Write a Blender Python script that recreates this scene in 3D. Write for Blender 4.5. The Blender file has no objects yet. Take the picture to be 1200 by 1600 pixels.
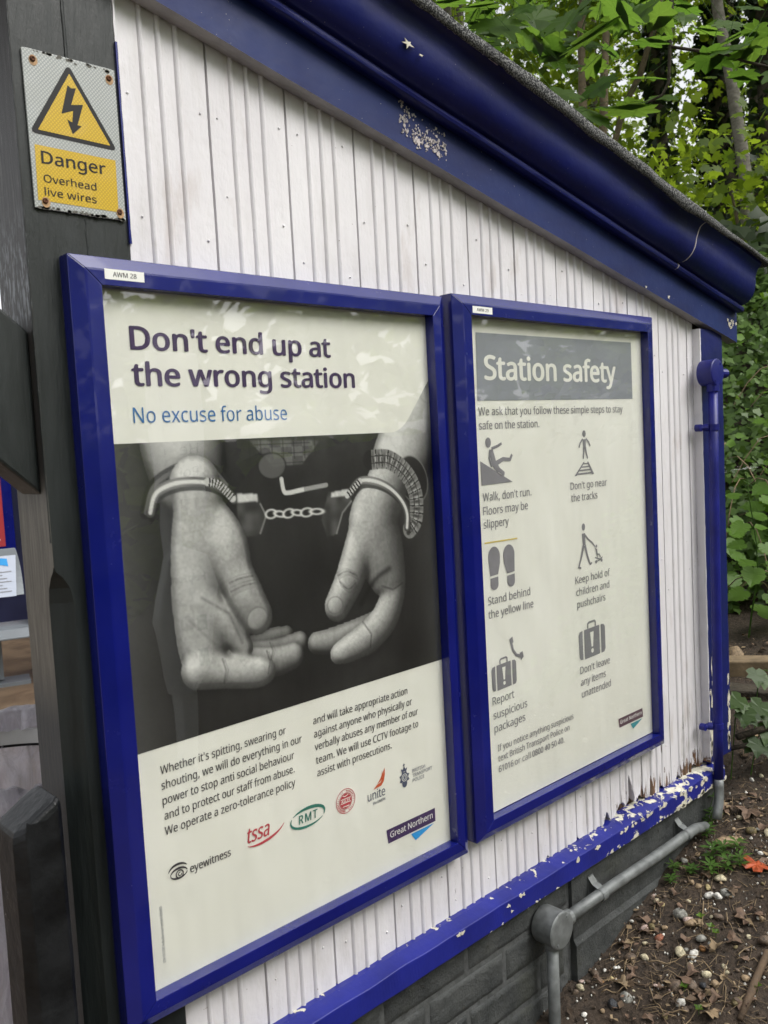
import bpy, math, random, os
import numpy as np
from mathutils import Matrix, Vector, noise as mnoise

# ------------------------------------------------------------------ camera
scn = bpy.context.scene
C = scn.collection
cam_d = bpy.data.cameras.new('camera'); cam = bpy.data.objects.new('camera', cam_d); C.objects.link(cam)
scn.camera = cam
RGT = Vector((0.72816738, -0.68335304, -0.05292344)); DWN = Vector((-0.09008098, -0.0188705, -0.99575565)); FWD = Vector((0.67945396, 0.72984418, -0.07529799))
CAM = Vector((-0.5313459, -1.0904769, -0.2329471))
cam.matrix_world = Matrix(((RGT.x, -DWN.x, -FWD.x, CAM.x), (RGT.y, -DWN.y, -FWD.y, CAM.y), (RGT.z, -DWN.z, -FWD.z, CAM.z), (0, 0, 0, 1)))
cam_d.sensor_fit = 'VERTICAL'; cam_d.sensor_height = 24.0; cam_d.sensor_width = 18.0
cam_d.lens = 24.0 * 1350 / 1600
cam_d.clip_start = 0.02; cam_d.clip_end = 600
cam_d.dof.use_dof = True; cam_d.dof.focus_distance = 1.75; cam_d.dof.aperture_fstop = 8.0

# ------------------------------------------------------------------ world, sun, exposure
SUN_EL, SUN_AZ = math.radians(50), math.radians(160)      # high, from in front of the wall, behind cloud
w = bpy.data.worlds.new('World'); scn.world = w; w.use_nodes = True
nt = w.node_tree; nt.nodes.clear()
sky = nt.nodes.new('ShaderNodeTexSky'); sky.sky_type = 'NISHITA'; sky.sun_disc = False
sky.sun_elevation = SUN_EL; sky.sun_rotation = SUN_AZ; sky.dust_density = 3.0; sky.air_density = 1.0; sky.ozone_density = 1.0
hs = nt.nodes.new('ShaderNodeHueSaturation'); hs.inputs['Saturation'].default_value = 0.12; hs.inputs['Value'].default_value = 1.0
bgn = nt.nodes.new('ShaderNodeBackground'); bgn.inputs['Strength'].default_value = 0.13
wo = nt.nodes.new('ShaderNodeOutputWorld')
nt.links.new(sky.outputs[0], hs.inputs['Color']); nt.links.new(hs.outputs[0], bgn.inputs['Color']); nt.links.new(bgn.outputs[0], wo.inputs['Surface'])
sl = bpy.data.lights.new('sun', 'SUN'); so = bpy.data.objects.new('sun', sl); C.objects.link(so)
sl.energy = .95; sl.angle = math.radians(42); sl.color = (1.0, 0.97, 0.92)
sd = Vector((math.sin(SUN_AZ) * math.cos(SUN_EL), math.cos(SUN_AZ) * math.cos(SUN_EL), math.sin(SUN_EL)))
so.rotation_euler = sd.to_track_quat('Z', 'Y').to_euler()
scn.view_settings.view_transform = 'Standard'; scn.view_settings.look = 'None'
scn.view_settings.exposure = 1.08; scn.view_settings.gamma = 1.0; scn.view_settings.use_curve_mapping = False
scn.render.engine = 'CYCLES'
scn.cycles.max_bounces = 8; scn.cycles.transparent_max_bounces = 16

random.seed(11)
R = random.Random(5)

# ------------------------------------------------------------------ material helpers
def lin(c):
    return tuple(((x / 12.92) if x <= 0.04045 else ((x + 0.055) / 1.055) ** 2.4) for x in c)
class NT:
    def __init__(s, name):
        s.m = bpy.data.materials.new(name); s.m.use_nodes = True; s.t = s.m.node_tree; s.t.nodes.clear()
        s.out = s.n('ShaderNodeOutputMaterial')
        s.geo = s.n('ShaderNodeNewGeometry')
    def n(s, typ, **kw):
        x = s.t.nodes.new(typ)
        for k, v in kw.items(): setattr(x, k, v)
        return x
    def l(s, a, b): s.t.links.new(a, b)
    def pos(s, scale=(1, 1, 1)):
        mp = s.n('ShaderNodeMapping'); mp.inputs['Scale'].default_value = scale; s.l(s.geo.outputs['Position'], mp.inputs['Vector']); return mp.outputs[0]
    def noise(s, scale, detail=4, vec=None, rough=.55, dist=0):
        x = s.n('ShaderNodeTexNoise'); x.inputs['Scale'].default_value = scale; x.inputs['Detail'].default_value = detail
        x.inputs['Roughness'].default_value = rough; x.inputs['Distortion'].default_value = dist
        s.l(vec if vec else s.geo.outputs['Position'], x.inputs['Vector']); return x.outputs['Fac']
    def ramp(s, v, a, b, ca=0., cb=1.):
        x = s.n('ShaderNodeMapRange'); x.inputs[1].default_value = a; x.inputs[2].default_value = b
        x.inputs[3].default_value = ca; x.inputs[4].default_value = cb; s.l(v, x.inputs[0]); return x.outputs[0]
    def mix(s, f, a, b):
        x = s.n('ShaderNodeMix', data_type='RGBA')
        for i, v in ((0, f), (6, a), (7, b)):
            if hasattr(v, 'is_linked') or isinstance(v, bpy.types.NodeSocket): s.l(v, x.inputs[i])
            else: x.inputs[i].default_value = v if i == 0 else (*v[:3], 1)
        return x.outputs[2]
    def math(s, op, a, b=0.0):
        x = s.n('ShaderNodeMath', operation=op)
        for i, v in ((0, a), (1, b)):
            if isinstance(v, bpy.types.NodeSocket): s.l(v, x.inputs[i])
            else: x.inputs[i].default_value = v
        return x.outputs[0]
    def xyz(s):
        x = s.n('ShaderNodeSeparateXYZ'); s.l(s.geo.outputs['Position'], x.inputs[0]); return x.outputs
    def bump(s, h, strength=.3, dist=.002, prev=None):
        x = s.n('ShaderNodeBump'); x.inputs['Strength'].default_value = strength; x.inputs['Distance'].default_value = dist
        s.l(h, x.inputs['Height'])
        if prev is not None: s.l(prev, x.inputs['Normal'])
        return x.outputs[0]
    def bsdf(s, col, rough=.5, normal=None, metal=0., coat=0., spec=.5, trans=None):
        b = s.n('ShaderNodeBsdfPrincipled')
        for k, v in (('Base Color', col), ('Roughness', rough), ('Metallic', metal), ('Coat Weight', coat), ('Specular IOR Level', spec)):
            if isinstance(v, bpy.types.NodeSocket): s.l(v, b.inputs[k])
            else: b.inputs[k].default_value = (*v[:3], 1) if k == 'Base Color' else v
        if normal is not None: s.l(normal, b.inputs['Normal'])
        s.l(b.outputs[0], s.out.inputs[0]); return b
def plain(name, col, rough=.6, metal=0., var=.12, vscale=30, bscale=150, bstr=.15, bdist=.0008, coat=0., spec=.5):
    t = NT(name); n = t.noise(vscale, 5)
    dk = tuple(c * (1 - var) for c in col); lt = tuple(min(1, c * (1 + var)) for c in col)
    c = t.mix(t.ramp(n, .3, .7), dk, lt)
    t.bsdf(c, t.ramp(t.noise(vscale * 2, 3), .3, .7, rough * .88, min(1, rough * 1.12)), t.bump(t.noise(bscale, 4), bstr, bdist), metal, coat, spec)
    return t.m
M = {}
# glossy blue powder coat of the poster cases
t = NT('case_blue'); c = t.mix(t.ramp(t.noise(9, 4), .35, .7), (.0028, .0058, .118), (.0048, .0085, .150))
t.bsdf(c, t.ramp(t.noise(25, 4), .3, .7, .17, .28), t.bump(t.noise(420, 2), .06, .0006), 0, .35); M['case'] = t.m
# weathered gloss blue on boards
def blue_paint(name, a, b, rough):
    t = NT(name); n = t.noise(5, 6, t.pos((1, 1, 3)))
    c = t.mix(t.ramp(n, .35, .68), a, b)
    sp = t.ramp(t.noise(260, 2), .755, .775)
    c = t.mix(sp, c, (.42, .40, .36))
    bn = t.bump(t.noise(60, 5), .35, .0014)
    bn = t.bump(t.noise(14, 3, t.pos((1, 1, 1))), .25, .004, bn)
    t.bsdf(c, t.ramp(t.noise(16, 4), .3, .7, rough, rough + .18), bn, spec=.35); return t.m
M['fascia'] = blue_paint('fascia_blue', (.0055, .0125, .085), (.010, .024, .128), .40)
M['cornice'] = blue_paint('cornice_blue', (.0048, .0070, .080), (.0085, .014, .128), .30)
M['corner'] = blue_paint('corner_blue', (.006, .010, .075), (.008, .012, .115), .32)
# sill: blue paint flaking off over cream primer, more of it towards the right end
t = NT('sill_paint'); X = t.xyz()
v = t.pos((1, 1, 1)); n = t.noise(38, 9, v, .66, .5)
gx = t.ramp(X[0], .55, 1.72, 0, .175)
edge = t.math('ADD', t.ramp(X[2], -1.150, -1.139, 0, .13), t.ramp(X[2], -1.176, -1.188, 0, .13))
mask = t.ramp(t.math('ADD', t.math('ADD', n, gx), edge), .745, .752)
cream = t.mix(t.ramp(t.noise(70, 4), .3, .7), (.50, .47, .38), (.68, .66, .56))
blue = t.mix(t.ramp(t.noise(12, 5), .3, .7), (.010, .014, .155), (.014, .020, .23))
bn = t.bump(mask, .9, -.0016); bn = t.bump(t.noise(45, 6), .5, .002, bn)
t.bsdf(t.mix(mask, blue, cream), t.ramp(mask, 0, 1, .36, .8), bn); M['sill'] = t.m
# white painted match boarding
t = NT('board_white'); X = t.xyz()
lo = t.ramp(X[2], -.75, -1.12, 0, 1); rt = t.ramp(X[0], .55, 1.6, .25, 1); age = t.math('MULTIPLY', lo, rt)
big = t.noise(5, 5, t.pos((1, 1, .6)))
c = t.mix(t.ramp(big, .3, .72), (.655, .632, .655), (.755, .735, .755))
pk = t.ramp(t.noise(9, 6, t.pos((1.6, 1, .5)), .6), .60, .68); c = t.mix(t.math('MULTIPLY', pk, .6), c, (.56, .51, .50))
gr = t.noise(34, 6, t.pos((3.2, 1, .13)), .65, .5)
crack = t.ramp(t.math('ADD', gr, t.math('MULTIPLY', age, .155)), .735, .775)
stain = t.ramp(t.math('ADD', t.noise(9, 5, t.pos((2.4, 1, .5))), t.math('MULTIPLY', age, .12)), .72, .88)
c = t.mix(t.math('MULTIPLY', stain, .55), c, (.40, .33, .27))
c = t.mix(crack, c, (.15, .115, .09))
pl_ = t.math('ADD', t.noise(22, 7, t.pos((2.6, 1, .42)), .65, .6), t.math('MULTIPLY', t.ramp(X[2], -1.02, -1.145, 0, .34), t.ramp(X[0], 1.02, 1.28, 0, 1)))
peel = t.ramp(pl_, .80, .815); wd = t.mix(t.ramp(t.noise(60, 5, t.pos((3, 1, .12))), .3, .7), (.05, .024, .012), (.22, .115, .055)); c = t.mix(peel, c, wd)
crack = t.math('MAXIMUM', crack, peel)
dirt = t.math('MULTIPLY', t.ramp(t.noise(30, 5, t.pos((1.5, 1, .35))), .52, .74), t.math('ADD', .16, t.math('MULTIPLY', age, .4))); c = t.mix(dirt, c, (.33, .30, .25))
nh = t.ramp(t.noise(190, 1), .80, .815); c = t.mix(nh, c, (.25, .2, .17))
bn = t.bump(t.noise(95, 5, t.pos((1, 1, .75))), .55, .0016)
bn = t.bump(t.noise(20, 4, t.pos((2.5, 1, .5))), .35, .004, bn); bn = t.bump(crack, .8, -.002, bn)
t.bsdf(c, t.ramp(t.noise(30, 3), .3, .7, .42, .6), bn); M['board'] = t.m
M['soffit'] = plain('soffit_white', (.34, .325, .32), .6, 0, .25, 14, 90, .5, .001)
M['rot'] = plain('rotten_wood', (.085, .045, .024), .9, 0, .6, 60, 160, 1., .004)
M['felt'] = None
t = NT('mineral_felt'); g = t.noise(330, 2); g2 = t.ramp(g, .47, .58)
c = t.mix(g2, (.012, .013, .014), (.20, .20, .195)); t.bsdf(c, .9, t.bump(g, 1., .0025)); M['felt'] = t.m
M['flake'] = plain('cream_primer', (.62, .58, .47), .7, 0, .15, 60)
M['flake_grey'] = plain('grey_primer', (.50, .45, .44), .7, 0, .25, 120)
# dark painted post
t = NT('post_paint'); X = t.xyz(); n = t.noise(18, 6, t.pos((3, 3, .35)))
c = t.mix(t.ramp(n, .3, .72), (.0062, .0085, .0088), (.0125, .0165, .0165))
sp = t.ramp(t.noise(46, 6, t.pos((5, 5, .4)), .7), .70, .76); c = t.mix(t.math('MULTIPLY', sp, .55), c, (.16, .17, .17))
bn = t.bump(t.noise(60, 5, t.pos((3, 3, .4))), .5, .002); bn = t.bump(t.noise(230, 3), .3, .0006, bn)
t.bsdf(c, t.ramp(n, .3, .7, .38, .55), bn); M['post'] = t.m
# side face of the post: worn paint with bare grain and silvery blisters
t = NT('post_side'); X = t.xyz(); gr = t.noise(40, 6, t.pos((4, 4, .28)), .65, .4)
mid = t.math('MULTIPLY', t.ramp(X[2], -.20, -.30), t.ramp(X[2], -.62, -.52)); top = t.ramp(X[2], .0, .1)
c = t.mix(t.ramp(gr, .3, .7), (.085, .078, .068), (.20, .185, .16))
c = t.mix(t.ramp(X[2], -.58, -.50), (.052, .056, .06), c)
upc = t.mix(t.ramp(gr, .6, .72), (.035, .032, .030), (.20, .19, .18))
c = t.mix(t.ramp(X[2], -.30, -.24), c, upc)
bl = t.math('MULTIPLY', t.ramp(t.noise(90, 4, t.pos((2.5, 2.5, .5)), .6), .50, .60), t.math('MULTIPLY', t.ramp(X[2], .10, .02), t.ramp(X[2], -.06, -.04)))
c = t.mix(t.math('MULTIPLY', bl, .8), c, (.36, .38, .42))
bn = t.bump(gr, .7, .002); t.bsdf(c, .5, bn); M['post_side'] = t.m
t = NT('worn_black'); n = t.noise(22, 6); c = t.mix(t.ramp(n, .35, .7), (.0045, .005, .0058), (.013, .014, .0155))
fl = t.ramp(t.noise(55, 6, None, .65), .69, .705); X = t.xyz(); c = t.mix(t.math('MULTIPLY', fl, t.ramp(X[0], -.150, -.172)), c, (.5, .48, .46))
bn = t.bump(t.noise(35, 4), .6, .004); t.bsdf(c, t.ramp(n, .3, .7, .28, .48), bn, spec=.3); M['black'] = t.m
# painted brick and render
t = NT('painted_brick'); n = t.noise(16, 6); c = t.mix(t.ramp(n, .3, .72), (.030, .033, .034), (.080, .084, .083))
c = t.mix(t.ramp(t.noise(120, 3), .70, .76), c, (.16, .16, .15)); c = t.mix(t.ramp(t.noise(24, 7, None, .7), .64, .66), c, (.012, .012, .012)); c = t.mix(t.ramp(t.noise(34, 6, None, .7), .70, .71), c, (.17, .12, .08)); c = t.mix(t.math('MULTIPLY', t.ramp(t.noise(7, 5), .56, .66), .45), c, (.055, .058, .045))
bn = t.bump(t.noise(48, 7, None, .7), 1., .006); bn = t.bump(t.noise(260, 3), .5, .001, bn); t.bsdf(c, .6, bn); M['brick'] = t.m
M['mortar'] = plain('painted_mortar', (.075, .078, .078), .85, 0, .35, 60, 90, .9, .003)
M['galv'] = plain('galvanised', (.19, .20, .20), .52, .35, .28, 45, 120, .35, .001)
M['bluepipe'] = blue_paint('pipe_blue', (.010, .012, .13), (.015, .018, .19), .30)
# printed paper
t = NT('poster_paper'); c = t.mix(t.ramp(t.noise(3.2, 3, t.pos((1.4, 1, .7))), .3, .7), (.735, .735, .655), (.80, .80, .73))
sp = t.ramp(t.noise(330, 1), .80, .82); c = t.mix(t.math('MULTIPLY', sp, .35), c, (.35, .34, .3))
bn = t.bump(t.noise(4.5, 2, t.pos((2.2, 1, .8))), .5, .02); t.bsdf(c, .55, bn, spec=.3); M['paper'] = t.m
def ink(name, col, rough=.5): return plain(name, col, rough, 0, .06, 12, 60, .02, .0002, spec=.3)
M['purple'] = ink('ink_purple', (.062, .038, .105)); M['blueink'] = ink('ink_blue', (.045, .165, .40)); M['dark'] = ink('ink_dark', (.035, .033, .042))
M['grey'] = ink('ink_grey', (.225, .222, .235)); M['greybox'] = ink('ink_box_grey', (.265, .28, .305)); M['yellowline'] = ink('ink_yellow', (.62, .50, .14))
M['redink'] = ink('ink_red', (.48, .05, .07)); M['greenink'] = ink('ink_green', (.02, .17, .13)); M['orangeink'] = ink('ink_orange', (.52, .09, .03))
M['gnpurple'] = ink('ink_logo', (.055, .03, .10)); M['cyan'] = ink('ink_cyan', (.03, .30, .68)); M['gnbrown'] = ink('ink_logo_faded', (.115, .065, .085)); M['teal'] = ink('ink_teal', (.05, .29, .33))
M['navyink'] = ink('ink_navy', (.07, .085, .14)); M['white'] = ink('ink_white', (.78, .78, .74)); M['black_ink'] = ink('ink_black', (.012, .011, .012))
t = NT('photo_print'); a = t.n('ShaderNodeAttribute'); a.attribute_name = 'tone'
t.bsdf(a.outputs['Color'], .45, t.bump(t.noise(4.5, 2, t.pos((2.2, 1, .8))), .5, .02), spec=.3); M['photo'] = t.m
# glazing
t = NT('glazing'); tr = t.n('ShaderNodeBsdfTransparent'); gl = t.n('ShaderNodeBsdfGlossy'); gl.inputs['Roughness'].default_value = .015
mx = t.n('ShaderNodeMixShader'); dp = t.n('ShaderNodeVectorMath', operation='DOT_PRODUCT'); t.l(t.geo.outputs['Incoming'], dp.inputs[0]); t.l(t.geo.outputs['Normal'], dp.inputs[1])
sch = t.math('ADD', .058, t.math('MULTIPLY', .5, t.math('POWER', t.math('SUBTRACT', 1.0, t.math('ABSOLUTE', dp.outputs['Value'])), 4.0)))     # Schlick term, same from both faces
bn = t.bump(t.noise(5, 1), .035, .02); t.l(bn, gl.inputs['Normal'])
t.l(sch, mx.inputs[0]); t.l(tr.outputs[0], mx.inputs[1]); t.l(gl.outputs[0], mx.inputs[2]); t.l(mx.outputs[0], t.out.inputs[0]); M['glass'] = t.m
# danger sign
def honey(name, a, b):
    t = NT(name); v = t.n('ShaderNodeTexVoronoi'); v.inputs['Scale'].default_value = 300; v.inputs['Randomness'].default_value = .0; v.feature = 'DISTANCE_TO_EDGE'
    mp = t.n('ShaderNodeMapping'); mp.inputs['Scale'].default_value = (1, .0, .92); mp.inputs['Rotation'].default_value = (0, .785, 0); t.l(t.geo.outputs['Position'], mp.inputs[0]); t.l(mp.outputs[0], v.inputs['Vector'])
    c = t.mix(t.ramp(v.outputs['Distance'], .12, .30), b, a)
    c = t.mix(t.ramp(t.noise(28, 4), .35, .75, 0, .3), c, tuple(x * .75 for x in a)); t.bsdf(c, .35, coat=.2); return t.m
M['refl_white'] = honey('reflective_white', (.50, .51, .49), (.27, .29, .29)); M['refl_yellow'] = honey('reflective_yellow', (.66, .445, .022), (.47, .30, .016))
M['rust'] = plain('rust', (.10, .035, .012), .8, .2, .6, 400, 500, .6, .001); M['rusthalo'] = plain('rust_stain', (.42, .25, .12), .6, 0, .3, 300)
M['grime'] = plain('grime', (.12, .115, .10), .8, 0, .5, 250)
# ground
t = NT('soil_dirt'); n = t.noise(90, 6, None, .65); n2 = t.noise(14, 5)
c = t.mix(t.ramp(n, .3, .72), (.012, .0085, .006), (.080, .056, .038)); c = t.mix(t.math('MULTIPLY', t.ramp(n2, .5, .68), .5), c, (.065, .045, .030))
t.bsdf(c, .92, t.bump(n, 1., .008)); M['soil'] = t.m
t = NT('platform_paving'); n = t.noise(7, 8, t.pos((.7, 1, 1)), .68, .3); c = t.mix(t.ramp(n, .3, .7), (.075, .050, .030), (.165, .112, .068))
t.bsdf(c, t.ramp(n, .3, .7, .35, .7), t.bump(t.noise(60, 4), .3, .003)); M['paving'] = t.m
M['field'] = plain('far_ground', (.05, .055, .03), .95, 0, .4, .6, 8, .5, .02)
def leafmat(name, a, b, tr=.5, rough=.45):
    t = NT(name); oi = t.n('ShaderNodeObjectInfo'); n = t.noise(6.5, 4); rnd = t.n('ShaderNodeTexWhiteNoise'); rnd.noise_dimensions = '3D'
    at = t.n('ShaderNodeAttribute'); at.attribute_name = 'leafv'
    f = t.math('ADD', t.math('MULTIPLY', n, .5), t.math('ADD', t.math('MULTIPLY', at.outputs['Fac'], .55), t.math('MULTIPLY', oi.outputs['Random'], .3)))
    c = t.mix(t.ramp(f, .25, .95), a, b)
    p = t.n('ShaderNodeBsdfPrincipled'); t.l(c, p.inputs['Base Color']); p.inputs['Roughness'].default_value = rough; p.inputs['Specular IOR Level'].default_value = .35
    td = t.n('ShaderNodeBsdfTranslucent'); c2 = t.n('ShaderNodeHueSaturation'); c2.inputs['Hue'].default_value = .485; c2.inputs['Saturation'].default_value = 1.1; c2.inputs['Value'].default_value = 1.9; t.l(c, c2.inputs['Color']); t.l(c2.outputs[0], td.inputs['Color'])
    mx = t.n('ShaderNodeMixShader'); mx.inputs[0].default_value = tr; t.l(p.outputs[0], mx.inputs[1]); t.l(td.outputs[0], mx.inputs[2]); t.l(mx.outputs[0], t.out.inputs[0]); return t.m
M['maple'] = leafmat('maple_leaf', (.055, .115, .022), (.135, .215, .045), .6)
M['wood_leaf'] = leafmat('woodland_leaf', (.060, .105, .014), (.175, .25, .038), .62)
M['ivy'] = leafmat('ivy_leaf', (.030, .062, .014), (.11, .19, .040), .35, .42)
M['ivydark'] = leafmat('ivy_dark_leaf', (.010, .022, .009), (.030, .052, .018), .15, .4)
M['herb'] = leafmat('herb_leaf', (.085, .17, .022), (.15, .28, .035), .45)
M['weed'] = leafmat('weed_leaf', (.05, .11, .02), (.11, .20, .04), .35)
t = NT('grey_bark'); n = t.noise(22, 6, t.pos((1, 1, 1.6))); c = t.mix(t.ramp(n, .3, .7), (.095, .085, .066), (.215, .20, .165)); c = t.mix(t.ramp(t.noise(40, 3, t.pos((.5, .5, 2))), .66, .72), c, (.04, .034, .026))
t.bsdf(c, .85, t.bump(n, .8, .008)); M['bark'] = t.m
M['darkbark'] = plain('dark_bark', (.045, .036, .024), .9, 0, .5, 20, 60, .8, .01)
M['brownbark'] = plain('brown_bark', (.10, .078, .042), .9, 0, .4, 20, 60, .8, .01)
M['twig'] = plain('twig_wood', (.10, .066, .040), .85, 0, .5, 30, 90, .6, .003)
M['straw'] = plain('straw', (.23, .165, .095), .8, 0, .4, 40, 90, .4, .002)
M['deadleaf'] = plain('dead_leaf', (.135, .085, .056), .75, 0, .5, 60, 120, .6, .002)
M['palewood'] = plain('cut_timber', (.22, .16, .095), .85, 0, .35, 20, 70, .7, .004)
M['redleaf'] = plain('red_leaf', (.36, .065, .018), .55, 0, .4, 40, 120, .4, .002)
SC = {'white': (.62, .60, .55), 'cream': (.50, .44, .30), 'tan': (.28, .20, .12), 'brown': (.12, .085, .06), 'grey': (.24, .235, .21), 'yellow': (.42, .34, .17), 'orange': (.36, .18, .07), 'red': (.24, .085, .045), 'pink': (.44, .33, .29), 'olive': (.14, .11, .05), 'dark': (.035, .037, .042)}
for k, v in SC.items(): M['st_' + k] = plain('stone_' + k, v, .6, 0, .55, 140, 260, 1., .003)
M['steel'] = plain('seat_steel', (.15, .165, .18), .45, .3, .1, 6, 60, .05, .0005)
M['navy'] = plain('navy_panel', (.010, .012, .040), .35, 0, .2, 3, 40, .1, .001)
M['redpaper'] = plain('red_notice', (.36, .030, .035), .5, 0, .05, 3)
M['pinkwhite'] = plain('notice_white', (.72, .60, .58), .5, 0, .05, 3)
M['leaflet'] = plain('leaflet_paper', (.46, .50, .60), .5, 0, .04, 3)
M['hpwhite'] = plain('help_panel_white', (.86, .87, .87), .35, 0, .04, 3)
t = NT('clear_bag'); p = t.n('ShaderNodeBsdfPrincipled'); p.inputs['Base Color'].default_value = (.88, .85, .91, 1); p.inputs['Roughness'].default_value = .22
X = t.noise(13, 6, t.pos((2, 2, .6)), .65, 1.6); t.l(t.bump(X, 1., .03), p.inputs['Normal'])
tr = t.n('ShaderNodeBsdfTransparent'); tl = t.n('ShaderNodeBsdfTranslucent'); tl.inputs['Color'].default_value = (.88, .84, .92, 1)
m1 = t.n('ShaderNodeMixShader'); m1.inputs[0].default_value = .45; t.l(p.outputs[0], m1.inputs[1]); t.l(tl.outputs[0], m1.inputs[2])
m2 = t.n('ShaderNodeMixShader'); t.l(t.ramp(X, .35, .7, .30, .04), m2.inputs[0]); t.l(m1.outputs[0], m2.inputs[1]); t.l(tr.outputs[0], m2.inputs[2]); t.l(m2.outputs[0], t.out.inputs[0]); M['bag'] = t.m
M['ring'] = plain('white_ring', (.60, .60, .58), .4, 0, .1, 10)

# ------------------------------------------------------------------ object helpers
ORG = {}
def tag(o, label=None, cat=None, group=None, kind=None):
    if label: o['label'] = label
    if cat: o['category'] = cat
    if group: o['group'] = group
    if kind: o['kind'] = kind
    return o
def thing(name, label, cat, loc=(0, 0, 0), group=None):
    o = bpy.data.objects.new(name, None); C.objects.link(o); o.location = loc; o.empty_display_size = .05
    ORG[o.name] = Vector(loc); return tag(o, label, cat, group)
class MB:
    def __init__(s): s.v = []; s.f = []; s.mi = []
    def add(s, vs, fs, mi=0):
        b = len(s.v); s.v += [tuple(x) for x in vs]; s.f += [tuple(b + i for i in f) for f in fs]; s.mi += [mi] * len(fs); return s
    def box(s, x0, x1, y0, y1, z0, z1, mi=0):
        return s.add([(x0, y0, z0), (x1, y0, z0), (x1, y1, z0), (x0, y1, z0), (x0, y0, z1), (x1, y0, z1), (x1, y1, z1), (x0, y1, z1)],
                     [(0, 3, 2, 1), (4, 5, 6, 7), (0, 1, 5, 4), (1, 2, 6, 5), (2, 3, 7, 6), (3, 0, 4, 7)], mi)
    def loft(s, rings, close=True, caps=True, mi=0):
        n = len(rings[0]); vs = [p for r in rings for p in r]; fs = []
        for i in range(len(rings) - 1):
            for j in range(n if close else n - 1):
                k = (j + 1) % n; fs.append((i * n + j, i * n + k, (i + 1) * n + k, (i + 1) * n + j))
        if caps: fs += [tuple(range(n))[::-1], tuple(range((len(rings) - 1) * n, len(rings) * n))]
        return s.add(vs, fs, mi)
    def tube(s, pts, r, n=10, caps=True, mi=0):
        P = [Vector(p) for p in pts]; rr = r if isinstance(r, (list, tuple)) else [r] * len(P); rings = []; up = None
        for i, p in enumerate(P):
            d = (P[min(i + 1, len(P) - 1)] - P[max(i - 1, 0)]).normalized()
            if up is None: up = d.orthogonal().normalized()
            a = (up - d * up.dot(d)).normalized(); up = a; b = d.cross(a)
            rings.append([p + (a * math.cos(2 * math.pi * j / n) + b * math.sin(2 * math.pi * j / n)) * rr[i] for j in range(n)])
        return s.loft(rings, True, caps, mi)
    def build(s, name, mat, parent=None, smooth=False, bevel=0, seg=2):
        org = ORG.get(parent.name, Vector((0, 0, 0))) if parent else Vector((0, 0, 0))
        me = bpy.data.meshes.new(name); me.from_pydata([(x - org.x, y - org.y, z - org.z) for x, y, z in s.v], [], s.f); 
        for m in (mat if isinstance(mat, (list, tuple)) else [mat]): me.materials.append(m)
        if any(s.mi): me.polygons.foreach_set('material_index', s.mi)
        if smooth: me.polygons.foreach_set('use_smooth', [True] * len(me.polygons))
        me.update(); o = bpy.data.objects.new(name, me); C.objects.link(o)
        if parent: o.parent = parent
        ORG[o.name] = org
        if bevel:
            b = o.modifiers.new('bevel', 'BEVEL'); b.width = bevel; b.segments = seg; b.limit_method = 'ANGLE'; b.angle_limit = math.radians(25)
        return o
def fnoise(x, y=0, z=0): return mnoise.noise(Vector((x, y, z)))
# ------------------------------------------------------------------ ground
def soil_h(x, y):
    base = -1.69 + .25 * min(x, 2.35) + .30 * max(0, min(x - 2.35, .6))
    f = min(1, max(0, (-y - .75) / 1.0)) if y < 0 else 0
    base = base * (1 - f) + (-1.80) * f
    foot = 2.85 + max(0, y - 2.2) * 1.3
    t_ = x - foot
    if t_ > 0: base += min(t_, 1.55) * .95 + max(0, t_ - 1.55) * .10
    base = base + .012 * fnoise(x * 6, y * 6, 1) + .006 * fnoise(x * 19, y * 19, 3) + (.05 * fnoise(x * 1.3, y * 1.3, 5) if x > 2.2 else 0)
    return base
def on_platform(x, y): return (y > .07 and x < 1.73 + max(0, y - 2.2) * 1.25) or x < -.5
def grid(name, x0, x1, y0, y1, nx, ny, hf, mat, **kw):
    mb = MB(); vs = []; fs = []
    for j in range(ny + 1):
        for i in range(nx + 1):
            x = x0 + (x1 - x0) * i / nx; y = y0 + (y1 - y0) * j / ny; vs.append((x, y, hf(x, y)))
    for j in range(ny):
        for i in range(nx):
            a = j * (nx + 1) + i; fs.append((a, a + 1, a + nx + 2, a + nx + 1))
    o = mb.add(vs, fs).build(name, mat, smooth=True); return o
tag(MB().box(-90, 120, -90, 120, -2.35, -2.2).build('ground', M['field']), kind='structure')
tag(MB().box(-14, 9, -2.9, 16, -2.19, -1.78).build('platform', M['paving'], bevel=.01), kind='structure')
tag(grid('bank', -.6, 24, -6, 22, 150, 170, lambda x, y: -2.1 if on_platform(x, y) else (soil_h(x, y) - (.03 if (.45 < x < 2.42 and -.92 < y < .07) else 0)), M['soil']), kind='structure')
def fine_h(x, y):
    e = min(1, (x - .40) / .1, (2.45 - x) / .1, (y + .95) / .1); e = max(0, e)
    return soil_h(x, y) + e * (.0045 * fnoise(x * 55, y * 55, 2) + .0025 * fnoise(x * 140, y * 140, 7)) - (1 - e) * .03
tag(grid('soil', .40, 2.45, -.95, .06, 300, 150, fine_h, M['soil']), kind='structure')

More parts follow.
